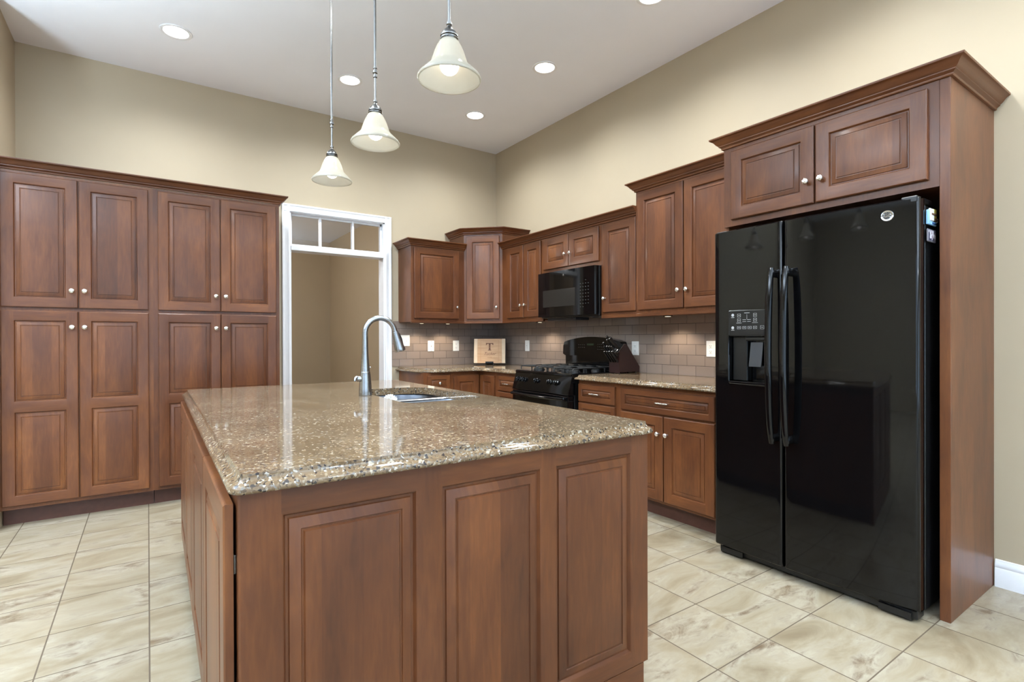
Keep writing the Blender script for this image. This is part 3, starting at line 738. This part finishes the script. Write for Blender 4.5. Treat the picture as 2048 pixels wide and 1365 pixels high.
def fdoor(x0, x1, z0, z1, hole=None, name='door'):
    mb = MB(); th = .088; rr = .014; seg = 5
    prof = []      # front outline from left edge to right edge (x, y)
    for k in range(seg+1):
        a = PI/2*k/seg; prof.append((x0+rr-rr*math.cos(a), bul(x0+rr)+rr-rr*math.sin(a)))
    xs = [x0+rr+(x1-x0-2*rr)*i/22 for i in range(1, 22)]
    if hole:
        xs = [x for x in xs if min(abs(x-hole[0]), abs(x-hole[1])) > .008]+[hole[0], hole[1]]; xs.sort()
    prof += [(x, bul(x)) for x in xs]
    for k in range(seg+1):
        a = PI/2*k/seg; prof.append((x1-rr+rr*math.sin(a), bul(x1-rr)+rr-rr*math.cos(a)))
    zs = [z0+.006, z1-.006] if not hole else [z0+.006, hole[2], hole[3], z1-.006]
    for i in range(len(prof)-1):
        (xa, ya), (xb, yb) = prof[i], prof[i+1]
        for j in range(len(zs)-1):
            if hole and j == 1 and xa > hole[0]-1e-4 and xb < hole[1]+1e-4: continue
            mb.add([(xa, ya, zs[j]), (xb, yb, zs[j]), (xb, yb, zs[j+1]), (xa, ya, zs[j+1])], [(0, 1, 2, 3)])
        for (za, zb) in ((zs[0], z0), (zs[-1], z1)):
            mb.add([(xa, ya, za), (xb, yb, za), (xb, yb+.006, zb), (xa, ya+.006, zb)], [(0, 1, 2, 3)])
            mb.add([(xa, ya+.006, zb), (xb, yb+.006, zb), (xb, th, zb), (xa, th, zb)], [(0, 1, 2, 3)])
    mb.add([(x0, prof[0][1], z0+.006), (x0, prof[0][1], z1-.006), (x0, th, z1), (x0, th, z0)], [(0, 1, 2, 3)])
    mb.add([(x1, prof[-1][1], z0+.006), (x1, prof[-1][1], z1-.006), (x1, th, z1), (x1, th, z0)], [(0, 1, 2, 3)])
    mb.add([(x0, th, z0), (x1, th, z0), (x1, th, z1), (x0, th, z1)], [(0, 1, 2, 3)])
    if hole:
        a, b, c, d = hole; ya, yb = bul(a), bul(b); dp = .075
        q = [(a, c), (b, c), (b, d), (a, d)]; Y = [ya, yb, yb, ya]
        for i in range(4):
            j = (i+1) % 4
            mb.add([(q[i][0], Y[i], q[i][1]), (q[j][0], Y[j], q[j][1]), (q[j][0], dp, q[j][1]), (q[i][0], dp, q[i][1])], [(0, 1, 2, 3)])
        mb.add([(x, dp, z) for x, z in q], [(0, 1, 2, 3)])
    return obj(name, mb, M_blk, t, ang=40)
xm = 1.772-1.378
hx0, hx1 = 1.772-1.668, 1.772-1.468
dl = fdoor(.004, xm-.004, .052, 1.778, (hx0, hx1, .962, 1.205))
dr = fdoor(xm+.005, RW, .052, 1.778)
# dispenser
yb_ = bul(hx0)
mb = MB(); mb.cbox(hx0-.008, hx1+.006, yb_-.007, yb_+.02, 1.205, 1.345, .005); dp = obj('control_panel', mb, M_blk2, dl)
mb = MB()      # surround lip
mb.tube([(hx0-.006, yb_-.004, 1.21), (hx0-.006, yb_-.004, .97), (hx0, yb_-.005, .955), (hx1, yb_-.004, .950), (hx1+.006, yb_-.004, .962), (hx1+.006, yb_-.004, 1.21)], .006, 8)
mb.cbox(hx0, hx1, yb_-.014, .07, .950, .965, .004); obj('drip_tray', mb, M_blk, dl)
mb = MB(); mb.cbox(hx0+.001, hx0+.085, .03, .074, .966, 1.204, .004); mb.cbox(hx1-.12, hx1-.004, .012, .074, 1.180, 1.204, .006); obj('dispenser_housing', mb, M_blk2, dl)
mb = MB(); mb.prism([(.030, 1.172), (.036, 1.172), (.016, 1.045), (.010, 1.045)], 'x', hx1-.095, hx1-.028); obj('paddle', mb, M_grey, dl)
mb = MB(); yy = yb_-.0074
def ring(x, z, w, h, tk=.0012):
    mb.box(x-w/2, x+w/2, yy-.0005, yy+.001, z+h/2-tk, z+h/2); mb.box(x-w/2, x+w/2, yy-.0005, yy+.001, z-h/2, z-h/2+tk)
    mb.box(x-w/2, x-w/2+tk, yy-.0005, yy+.001, z-h/2, z+h/2); mb.box(x+w/2-tk, x+w/2, yy-.0005, yy+.001, z-h/2, z+h/2)
    mb.box(x-w*.2, x+w*.2, yy-.0005, yy+.001, z-.0014, z+.0014)
bw = hx1-hx0; X = lambda f: hx0-.008+f*(bw+.014)
for z in (1.315, 1.290):
    ring(X(.30), z, .018, .018); ring(X(.72), z, .018, .018)
for f in (.30, .44, .58, .72): ring(X(f), 1.250, .020, .014)
ring(X(.90), 1.250, .020, .018)
for z in (1.318, 1.250): mb.lathe([(.008, 0), (.008, .0006)], (X(.13), yy+.0003, z), (0, -1, 0), 16); mb.box(X(.13)-.009, X(.13)+.009, yy-.0005, yy, z-.014, z-.0115)
mb.box(X(.44), X(.58), yy-.0005, yy, 1.326, 1.3285); mb.box(X(.51)-.0006, X(.51)+.0006, yy-.0005, yy, 1.294, 1.320)
for f in (.44, .565):
    for z in (1.291, 1.281): mb.box(X(f)-.010, X(f)+.010, yy-.0005, yy, z, z+.002)
for f in (.30, .72): mb.box(X(f)-.015, X(f)+.015, yy-.0005, yy, 1.274, 1.276)
obj('button_markings', mb, M_mark, dp)
def fhandle(xc, par):
    mb = MB(); n = 28; pts = []; rad = []
    for i in range(n+1):
        s = -1+2*i/n; z = 1.106+.435*s; pts.append((xc+.0, bul(xc)-.052-.022*(1-s*s)+.010*abs(s)**8, z)); rad.append(.0175*(1-.25*abs(s)**6))
    mb.tube(pts, rad, 14, flat=((1, 0, 0), .8))
    for z in (1.515, .697): mb.cbox(xc-.010, xc+.016, bul(xc)-.052, bul(xc)+.004, z-.018, z+.018, .004)
    return obj('handle', mb, M_blk, par, ang=50)
fhandle(xm-.034, dl); fhandle(xm+.040, dr)
# badge
bx = 1.772-.936; bz = 1.717; by = bul(bx)
bd_ = MB(); bd_.lathe([(.023, 0), (.0235, .002), (.022, .004), (.0195, .0032), (.001, .0030)], (0, 0, 0), (0, -1, 0), 36); bo = obj('badge', bd_, M_chrome, dr, (bx, by-.0005, bz), (0, 0, math.atan(.034*4*(bx/RW-.5)*2/RW)))
mb = MB(); mb.lathe([(.0165, .0032), (.0165, .0037), (.0001, .0037)], (0, 0, 0), (0, -1, 0), 32); obj('badge_field', mb, M_slot, bo)
text_mesh('monogram', 'GE', .019, M_chrome, bo, (0, -.0042, .000), (PI/2, 0, 0), .25)
mb = MB()
for k in range(8):
    a = k*PI/4; mb.tube([(math.cos(a)*.0145, -.0040, math.sin(a)*.0145), (math.cos(a+.5)*.0125, -.0042, math.sin(a+.5)*.0125)], .0007, 6)
obj('scroll_ring', mb, M_chrome, bo)

# magnets on the refrigerator side (facing +x local)
t = thing('fridge_magnet', 'light blue and white house shaped magnet with yellow patch, upper on refrigerator side', 'magnet', (2.690, .827, 1.672))
mb = MB(); mb.cbox(0, .098, -.010, -.001, 0, .016, .002); mb.cbox(0, .035, -.010, -.001, .012, .060, .002); obj('blue_base', mb, plain('sky_blue_resin', srgb(150, 196, 232), .4), t)
mb = MB(); mb.cbox(.018, .060, -.013, -.003, .016, .068, .003); obj('white_figure', mb, M_plate, t)
mb = MB(); mb.lathe([(.008, 0), (.009, .004), (.008, .008)], (.112, -.001, .026), (0, -1, 0), 16); obj('white_ball', mb, M_plate, t)
mb = MB(); mb.cbox(.055, .092, -.012, -.001, .028, .070, .003); obj('yellow_patch', mb, plain('yellow_resin', srgb(226, 204, 96), .4), t)
mb = MB(); mb.cbox(.030, .088, -.0145, -.004, .040, .050, .002); mb.cbox(.060, .105, -.013, -.001, .018, .030, .002); obj('brown_trim', mb, plain('brown_resin', srgb(112, 82, 60), .5), t)
mb = MB(); mb.cbox(.045, .090, -.0112, -.004, .003, .012, .001); obj('blue_plaque', mb, plain('navy_resin', srgb(48, 84, 140), .4), t)
t = thing('fridge_magnet', 'small framed grey photo magnet, lower one on the refrigerator side', 'magnet', (2.695, .827, 1.600))
mb = MB(); mb.cbox(0, .092, -.008, -.001, 0, .054, .003); obj('frame', mb, plain('grey_plastic_frame', srgb(120, 116, 124), .3), t)
N = NT('mottled_photo'); tc = N.n('ShaderNodeTexCoord'); v = N.n('ShaderNodeTexVoronoi', i_Scale=70.0); N.l(tc.outputs['Object'], v.inputs['Vector'])
s_ = N.n('ShaderNodeSeparateColor'); N.l(v.outputs['Color'], s_.inputs[0]); N.l(N.ramp(s_.outputs[0], [(0, srgb(60, 60, 80)), (.35, srgb(150, 130, 140)), (.7, srgb(210, 206, 212))], 'CONSTANT'), N.b.inputs['Base Color'])
mb = MB(); mb.box(.007, .085, -.0086, -.004, .006, .048); obj('photo', mb, N.m, t)

# ------------------------------------------------------------------ range
t = thing('gas_range', 'black freestanding gas range with arched backguard, between two counters', 'range', (2.700, 3.850, 0), -PI/2)
SW = .760; SD = XR-2.700
mb = MB(); mb.cbox(.003, SW-.003, .035, SD-.012, .02, .895, .003); obj('range_body', mb, M_blk2, t)
mb = MB(); mb.prism([(-.030, .760), (.010, .902), (.045, .902), (.045, .755), (-.028, .752)], 'x', .002, SW-.002); cp = obj('control_panel', mb, M_blk, t)
mb = MB(); mb.cbox(0, SW, .004, SD-.09, .895, .921, .007); obj('cooktop', mb, M_blk, t)
mb = MB(); mb.cbox(.004, SW-.004, -.032, .035, .175, .748, .006); od = obj('oven_door', mb, M_blk, t)
mb = MB(); mb.box(.13, SW-.13, -.0335, -.030, .32, .62); obj('oven_window', mb, plain('dark_glass', srgb(14, 14, 15), .03), od)
mb = MB(); n = 20
mb.tube([(.03+.70*i/n, -.058-.020*math.sin(PI*i/n), .722) for i in range(n+1)], .013, 12, flat=((0, 0, 1), 1.0))
for x in (.04, SW-.04): mb.cbox(x-.016, x+.016, -.062, -.028, .708, .736, .004)
obj('handle', mb, M_blk, od, ang=50)
mb = MB(); mb.cbox(.004, SW-.004, -.024, .035, .03, .165, .005); obj('storage_drawer', mb, M_blk, t)
dn = Vector((0, -.142, .040)).normalized()
for x in (.075, .155, .330, .505, .590):
    z = .840; y = -.030+(z-.760)/.142*.040
    mb = MB(); mb.lathe([(.024, 0), (.024, .006), (.020, .010), (.019, .024), (.016, .027)], (0, 0, 0), dn, 24)
    u = Vector((0, dn.z, -dn.y))*-1
    mb.tube([Vector(dn)*.026-u*.019, Vector(dn)*.030, Vector(dn)*.026+u*.019], [.005, .006, .005], 8)
    mb.box(x*0-.001, .001, -.032, -.030, .010, .018, 1)
    obj('knob', mb, [M_blk, M_mark], cp, (x, y, z))
mb = MB()
for x in (.115, .24, .37, .55, .63): mb.box(x-.008, x+.008, -.0135, -.0125, .866, .870)
mb.lathe([(.007, 0), (.007, .001)], (.37, -.0275, .776), (0, -1, .2), 14)
# grates
def grate(x0, x1, y0, y1):
    mb = MB(); z = .957; r = .0055
    for x in (x0, x1): mb.tube([(x, y0, .925), (x, y0, z-.008), (x, y0+.012, z), (x, y1-.012, z), (x, y1, z-.008), (x, y1, .925)], r, 8)
    for y in (y0+.004, (y0+y1)/2, y1-.004): mb.tube([(x0, y, z), (x1, y, z)], r, 8)
    xm_ = (x0+x1)/2
    mb.tube([(xm_, y0, z), (xm_, y0+.075, z+.002)], r, 8); mb.tube([(xm_, y1, z), (xm_, y1-.075, z+.002)], r, 8)
    for yy_ in ((y0*3+y1)/4, (y0+y1*3)/4):
        mb.tube([(x0, yy_, z), (x0+.07, yy_, z+.002)], r, 8); mb.tube([(x1, yy_, z), (x1-.07, yy_, z+.002)], r, 8)
        mb.tube([(x0, yy_, .922), (x0, yy_, z)], r, 8); mb.tube([(x1, yy_, .922), (x1, yy_, z)], r, 8)
    return mb
for (x0, x1) in ((.035, .255), (.272, .488), (.505, .725)): obj('grate', grate(x0, x1, .045, .510), M_iron, t, ang=60)
for (x, y, r) in ((.145, .16, .045), (.145, .40, .036), (.38, .28, .05), (.615, .16, .040), (.615, .40, .034)):
    mb = MB(); mb.lathe([(r+.008, .9212), (r+.006, .930), (r, .932), (r, .938), (r-.006, .941), (.001, .941)], (x, y, 0), seg=24); obj('burner', mb, M_iron, t)
# backguard
yb0, yb1 = SD-.085, SD-.012
mb = MB(); mb.cbox(.012, SW-.012, yb0+.02, yb1, .921, 1.06, .004)
top = [(.0, 1.055), (.004, 1.13), (.02, 1.166)]+[(.02+.72*i/16, 1.166+.046*math.sin(PI*i/16)**.8) for i in range(1, 16)]+[(SW-.02, 1.166), (SW-.004, 1.13), (SW, 1.055), (SW-.03, 1.040), (.03, 1.040)]
mb.prism(top, 'y', yb0, yb1); bg = obj('backguard', mb, M_blk, t, ang=30)
mb = MB(); mb.box(.335, .42, yb0-.0012, yb0+.002, 1.135, 1.152); obj('clock_display', mb, M_disp, bg)
mb = MB()
for i in range(4): 
    for j in range(2): mb.box(.22+i*.025, .228+i*.025, yb0-.001, yb0+.001, 1.115+j*.022, 1.119+j*.022)
for i in range(4):
    for j in range(3): mb.box(.47+i*.022, .477+i*.022, yb0-.001, yb0+.001, 1.098+j*.022, 1.102+j*.022)
obj('keypad_markings', mb, M_mark2, bg)

# ------------------------------------------------------------------ microwave
t = thing('microwave', 'black over-the-range microwave under the short wall cabinet', 'microwave', (2.946, 3.848, 1.382), -PI/2)
MW = .756; MH = .408
mb = MB(); mb.cbox(0, MW, .055, XR-2.946-.012, .0, MH, .004); obj('microwave_body', mb, M_blk2, t)
mb = MB(); arc = [(x, .012*((x/MW-.5)*2)**2) for x in [.008+(MW-.016)*i/16 for i in range(17)]]
mb.prism([(0, .055), (0, .022)]+arc+[(MW, .022), (MW, .055)], 'z', .012, MH-.002); fr = obj('door', mb, M_blk, t, ang=30)
mb = MB(); mb.prism([(.09, .006), (.09, .001), (.30, -.0012), (.525, .0005), (.525, .006)], 'z', .095, .245); obj('door_window', mb, plain('window_mesh_glass', srgb(32, 31, 29), .22), fr)
mb = MB(); mb.cbox(.03, .42, .10, .26, -.022, .001, .003); obj('vent_grille', mb, M_grey, t)
mb = MB()
for j in range(9):
    for i in range(4):
        if (j, i) in ((0, 0), (0, 1), (0, 3), (8, 2), (8, 3)): continue
        x = .585+i*.030; z = .075+(8-j)*.0275; yq = .012*((x/MW-.5)*2)**2; mb.box(x, x+.010, yq-.0006, yq+.002, z, z+.005)
obj('keypad_markings', mb, M_mark2, fr)
b2 = MB(); b2.lathe([(.010, 0), (.010, .002), (.008, .0026), (.001, .002)], (.378, .0005, .362), (0, -1, 0), 24); bb = obj('badge', b2, M_nick, fr)
text_mesh('monogram', 'GE', .009, M_slot, bb, (.378, -.0023, .362), (PI/2, 0, 0), .2, .0003)
mb = MB(); mb.lathe([(.028, 0), (.028, -.004), (.02, -.006)], (.56, .20, 0), (0, 0, 1), 20); obj('task_lamp_lens', mb, M_grey, t)

# ------------------------------------------------------------------ wall plates
def plate(loc, rz, w, kind, lab, h=.115):
    t = thing('outlet' if kind in ('duplex',) else 'wall_plate', lab, 'outlet' if kind == 'duplex' else 'wall plate', loc, rz)
    mb = MB(); mb.cbox(-w/2, w/2, -.014, -.008, -h/2, h/2, .002); obj('cover_plate', mb, M_plate, t)
    mb = MB(); m2 = MB()
    if kind == 'toggle3':
        for x in (-.046, 0, .046):
            mb.prism([(-.014, -.006), (-.024, .002), (-.022, .008), (-.014, .006)], 'x', x-.004, x+.004)
            m2.box(x-.0055, x+.0055, -.0145, -.0135, -.012, .012)
        obj('toggle', mb, M_plate, t); obj('slot', m2, M_mark, t)
    elif kind == 'cable':
        mb.lathe([(.006, 0), (.006, .006), (.003, .008)], (0, -.014, 0), (0, -1, 0), 12)
        for z in (.048, -.048): mb.lathe([(.0035, 0), (.003, .001)], (0, -.014, z), (0, -1, 0), 10)
        obj('jack', mb, M_nick, t)
    elif kind == 'rocker':
        mb.cbox(-.017, .017, -.0175, -.0135, -.034, .034, .0015); obj('rocker', mb, M_plate, t)
        m2.box(-.006, .006, -.0182, -.0170, -.004, .004); m2.box(-.002, .002, -.0182, -.0170, .018, .022); m2.box(-.002, .002, -.0182, -.0170, -.022, -.018); obj('indicator', m2, M_mark, t)
    else:
        for z in (.020, -.020):
            mb.cbox(-.0165, .0165, -.0165, -.0135, z-.0145, z+.0145, .0015)
            m2.box(-.0075, -.0055, -.0172, -.0160, z-.002, z+.006); m2.box(.0055, .0075, -.0172, -.0160, z-.002, z+.005); m2.lathe([(.0025, 0), (.0025, .0012)], (0, -.0160, z-.007), (0, -1, 0), 10)
        obj('receptacle', mb, M_plate, t); obj('slot', m2, M_slot, t)
plate((2.175, YB, 1.181), 0, .162, 'toggle3', 'wide white triple switch plate beside the doorway, partly behind the faucet head')
plate((2.501, YB, 1.122), 0, .074, 'cable', 'white cable jack wall plate between the switches and the outlet')
plate((2.805, YB, 1.122), 0, .074, 'duplex', 'white outlet on the backsplash left of the wooden board')
plate((XR, 4.525, 1.122), -PI/2, .076, 'rocker', 'white wall plate on the backsplash between the wooden board and the range')
plate((XR, 3.010, 1.114), -PI/2, .076, 'duplex', 'white outlet behind the knife block')
plate((XR, 2.295, 1.118), -PI/2, .076, 'duplex', 'white outlet beside the refrigerator edge')

# ------------------------------------------------------------------ engraved board on an easel
bc = Vector((3.075, 4.868, 0)); t = thing('cutting_board', 'light wooden board engraved with a large T, leaning in the corner on its stand', 'cutting board', (bc.x, bc.y, .929), -PI/4+math.radians(8))
TI = -.14
bt = Matrix.Rotation(TI, 4, 'X')
M_bw = plain('pale_maple', srgb(224, 196, 160), .45, var=.06, scale=20)
N = NT('bamboo_field'); tc = N.n('ShaderNodeTexCoord'); mp = N.n('ShaderNodeMapping'); mp.inputs['Scale'].default_value = (3, 3, 60); nz = N.n('ShaderNodeTexNoise', i_Scale=2.0, i_Detail=3.0)
N.l(tc.outputs['Object'], mp.inputs[0]); N.l(mp.outputs[0], nz.inputs['Vector']); N.l(N.ramp(nz.outputs['Fac'], [(.3, srgb(190, 142, 96)), (.7, srgb(212, 168, 122))]), N.b.inputs['Base Color']); N.set(Roughness=.45); M_bf = N.m
M_burn = plain('burnt_engraving', srgb(112, 66, 38), .6); M_burn2 = plain('light_engraving', srgb(172, 116, 74), .6)
W2, H2 = .172, .270
for xa in (-W2, W2-.038): mb = MB(); mb.cbox(xa, xa+.038, -.016, 0, 0, H2, .002); mb.xform(bt); obj('end_strip', mb, M_bw, t)
mb = MB(); mb.cbox(-W2+.038, W2-.038, -.016, 0, 0, H2, .0012); mb.xform(bt); obj('board', mb, M_bf, t)
mb = MB(); mb.box(-W2-.005, W2+.005, .001, .008, -.006, H2+.004); mb.xform(bt); obj('dark_backing', mb, M_slot, t)
mb = MB(); y0, y1 = -.0168, -.0158
mb.prism([(-.040, .222), (-.040, .200), (-.034, .200), (-.028, .212), (-.009, .214), (-.009, .150), (-.018, .145), (-.018, .140), (.018, .140), (.018, .145), (.009, .150), (.009, .214), (.028, .212), (.034, .200), (.040, .200), (.040, .222)], 'y', y0, y1)
mb.xform(bt); obj('engraved_letter', mb, M_burn, t)
mb = MB()
for x in (-.098, .098): mb.box(x-.002, x+.002, y0, y1, .018, .252)
for z in (.018, .252): mb.box(-.098, .098, y0, y1, z-.0015, z+.0015)
mb.box(-.044, .044, y0-.0004, y1, .172, .1745); mb.box(-.044, .044, y0-.0004, y1, .189, .1915); mb.xform(bt); obj('engraved_border', mb, plain('faint_engraving', srgb(188, 138, 94), .6), t)
def ft(body, size, z, mat, sh):
    p = bt @ Vector((0, -.0166, z)); o = text_mesh('engraved_text', body, size, mat, t, p, (PI/2+TI, 0, 0), sh, .0003); return o
ft('Tucker', .046, .104, M_burn, .45); ft('HOME', .017, .062, M_burn2, 0)
e = thing('display_easel', 'small black easel holding the engraved wooden board in the corner', 'easel', (bc.x, bc.y, .914), -PI/4+math.radians(8))
mb = MB()
for x in (-.040, .040): mb.tube([(x, .014, .050), (x, .004, .008), (x, -.012, .008), (x, -.030, .008), (x, -.032, .014), (x, -.030, .036)], .004, 8)
for x in (-.040, .040): mb.tube([(x, .10, .004), (x, .03, .16), (x, .012, .02), (x, .004, .008)], .004, 8)
mb.cbox(-.044, .044, -.034, -.028, .018, .036, .002); mb.tube([(-.04, .10, .004), (.04, .10, .004)], .004, 8); mb.tube([(-.04, -.030, .004), (-.04, .10, .004)], .004, 8); mb.tube([(.04, -.030, .004), (.04, .10, .004)], .004, 8)
obj('easel_frame', mb, M_blk2, e)

# ------------------------------------------------------------------ knife block and knives
M_mah = plain('mahogany_block', srgb(40, 20, 18), .35, coat=.1, var=.25, scale=40)
kb = (3.088, 3.068); kw = .112
t = thing('knife_block', 'dark mahogany slanted knife block on the counter beside the range', 'knife block', (kb[0], kb[1]-kw, .914))
prof = [(0, .004), (.012, .010), (.200, .010), (.232, .004), (.236, .050), (.085, .236), (.066, .234), (.002, .168)]
mb = MB(); mb.prism(prof, 'y', 0, kw); obj('block', mb, M_mah, t, ang=25)
mb = MB(); mb.prism([(-.001, .1685), (.066, .2345), (.060, .2390), (-.006, .1720)], 'y', .006, kw-.006); obj('slot_plate', mb, M_steel, t)
mb = MB()
for x in (.012, .205):
    for y in (.012, kw-.012): mb.lathe([(.006, -.0005), (.006, .012)], (x, y, 0), (0, 0, 1), 10)
obj('foot', mb, M_blk2, t)
KN = None
def knife(p, d, L, lab, r=.0085, cap=True, grp=None):
    d = Vector(d).normalized(); k = thing('knife', lab, 'knife', (kb[0]+p[0], kb[1]-kw+p[1], .914+p[2]), 0, grp)
    mb = MB(); n = 8; mb.tube([d*(-.012)]+[d*(L*i/n)+Vector((0, 0, -.004*math.sin(PI*i/n))) for i in range(n+1)], [.004]+[r*(.85+.2*math.cos(i*.9)**2) for i in range(n+1)], 10, flat=((0, 1, 0), 1.5)); obj('handle', mb, M_blk2, k, ang=60)
    if cap: mb = MB(); mb.lathe([(r*.9, -.001), (r*1.15, .001), (r*1.1, .004), (r*.5, .006)], d*L, d, 12); obj('end_cap', mb, M_nick, k)
sg = 'steak knives in the lower slots of the knife block'
for row, (z, L) in enumerate(((.140, .105), (.098, .105))):
    for i in range(4):
        knife((-.001, .016+i*.026, z), (-.62, 0, .70), L, 'black handled steak knife with silver end in a lower slot of the knife block', .0065, grp=sg)
knife((.022, .024, .196), (-.72, .02, .62), .135, 'thick black handled knife with wide silver cap, at the right of the block', .0125)
knife((.014, .055, .188), (-.72, .02, .66), .125, 'black handled carving knife standing upright in the middle of the block top', .009)
knife((.040, .078, .212), (-.72, .05, .66), .125, 'black handled chef knife in the rear slot of the block, nearest the range', .009)
knife((.006, .092, .180), (-.74, .05, .58), .110, 'black handled utility knife at the left edge of the block top', .0075)
t = thing('kitchen_shears', 'kitchen shears with steel handle loops in the front of the knife block', 'shears', (kb[0]-.002, kb[1]-kw+.014, 1.07))
for s in (-1, 1):
    mb = MB(); c = Vector((-.030, s*.0, .030)); mb.tube([(-.028+.014*math.cos(a), s*.010+.010*math.sin(a), .030+.014*math.cos(a)) for a in [i*2*PI/16 for i in range(17)]], .003, 8); mb.tube([(-.016, s*.006, .018), (.002, 0, -.002)], .004, 8)
    obj('handle_loop', mb, M_nick, t)

# ------------------------------------------------------------------ under cabinet puck lights
def puck(x, y, lab):
    t = thing('puck_light', lab, 'cabinet light', (x, y, UZ), 0, 'puck lights under the wall cabinets')
    mb = MB(); mb.lathe([(.034, 0), (.034, -.010), (.030, -.013), (.026, -.012)], (0, 0, 0), (0, 0, 1), 24); obj('housing', mb, M_nick, t)
    mb = MB(); mb.lathe([(.026, -.0118), (.015, -.0138), (.001, -.0142)], (0, 0, 0), (0, 0, 1), 20); obj('lens', mb, M_puck, t)
    ld = bpy.data.lights.new('puck_lamp', 'SPOT'); ld.energy = PUCK_W*PI; ld.spot_size = math.radians(128); ld.spot_blend = .5; ld.shadow_soft_size = .03; ld.color = (1, .84, .64)
    lo = bpy.data.objects.new('puck_lamp', ld); COL.objects.link(lo); lo.parent = t; lo.location = (0, 0, -.02)
puck(2.32, YB-.17, 'round puck light under the single door cabinet above the switches')
puck(2.62, YB-.17, 'round puck light under the single door cabinet, nearer the corner')
puck(XR-.17, 4.10, 'round puck light under the narrow two door cabinet left of the microwave')
puck(XR-.17, 2.55, 'round puck light under the tall two door cabinet, nearer the range')
puck(XR-.17, 2.10, 'round puck light under the tall two door cabinet, nearer the refrigerator')
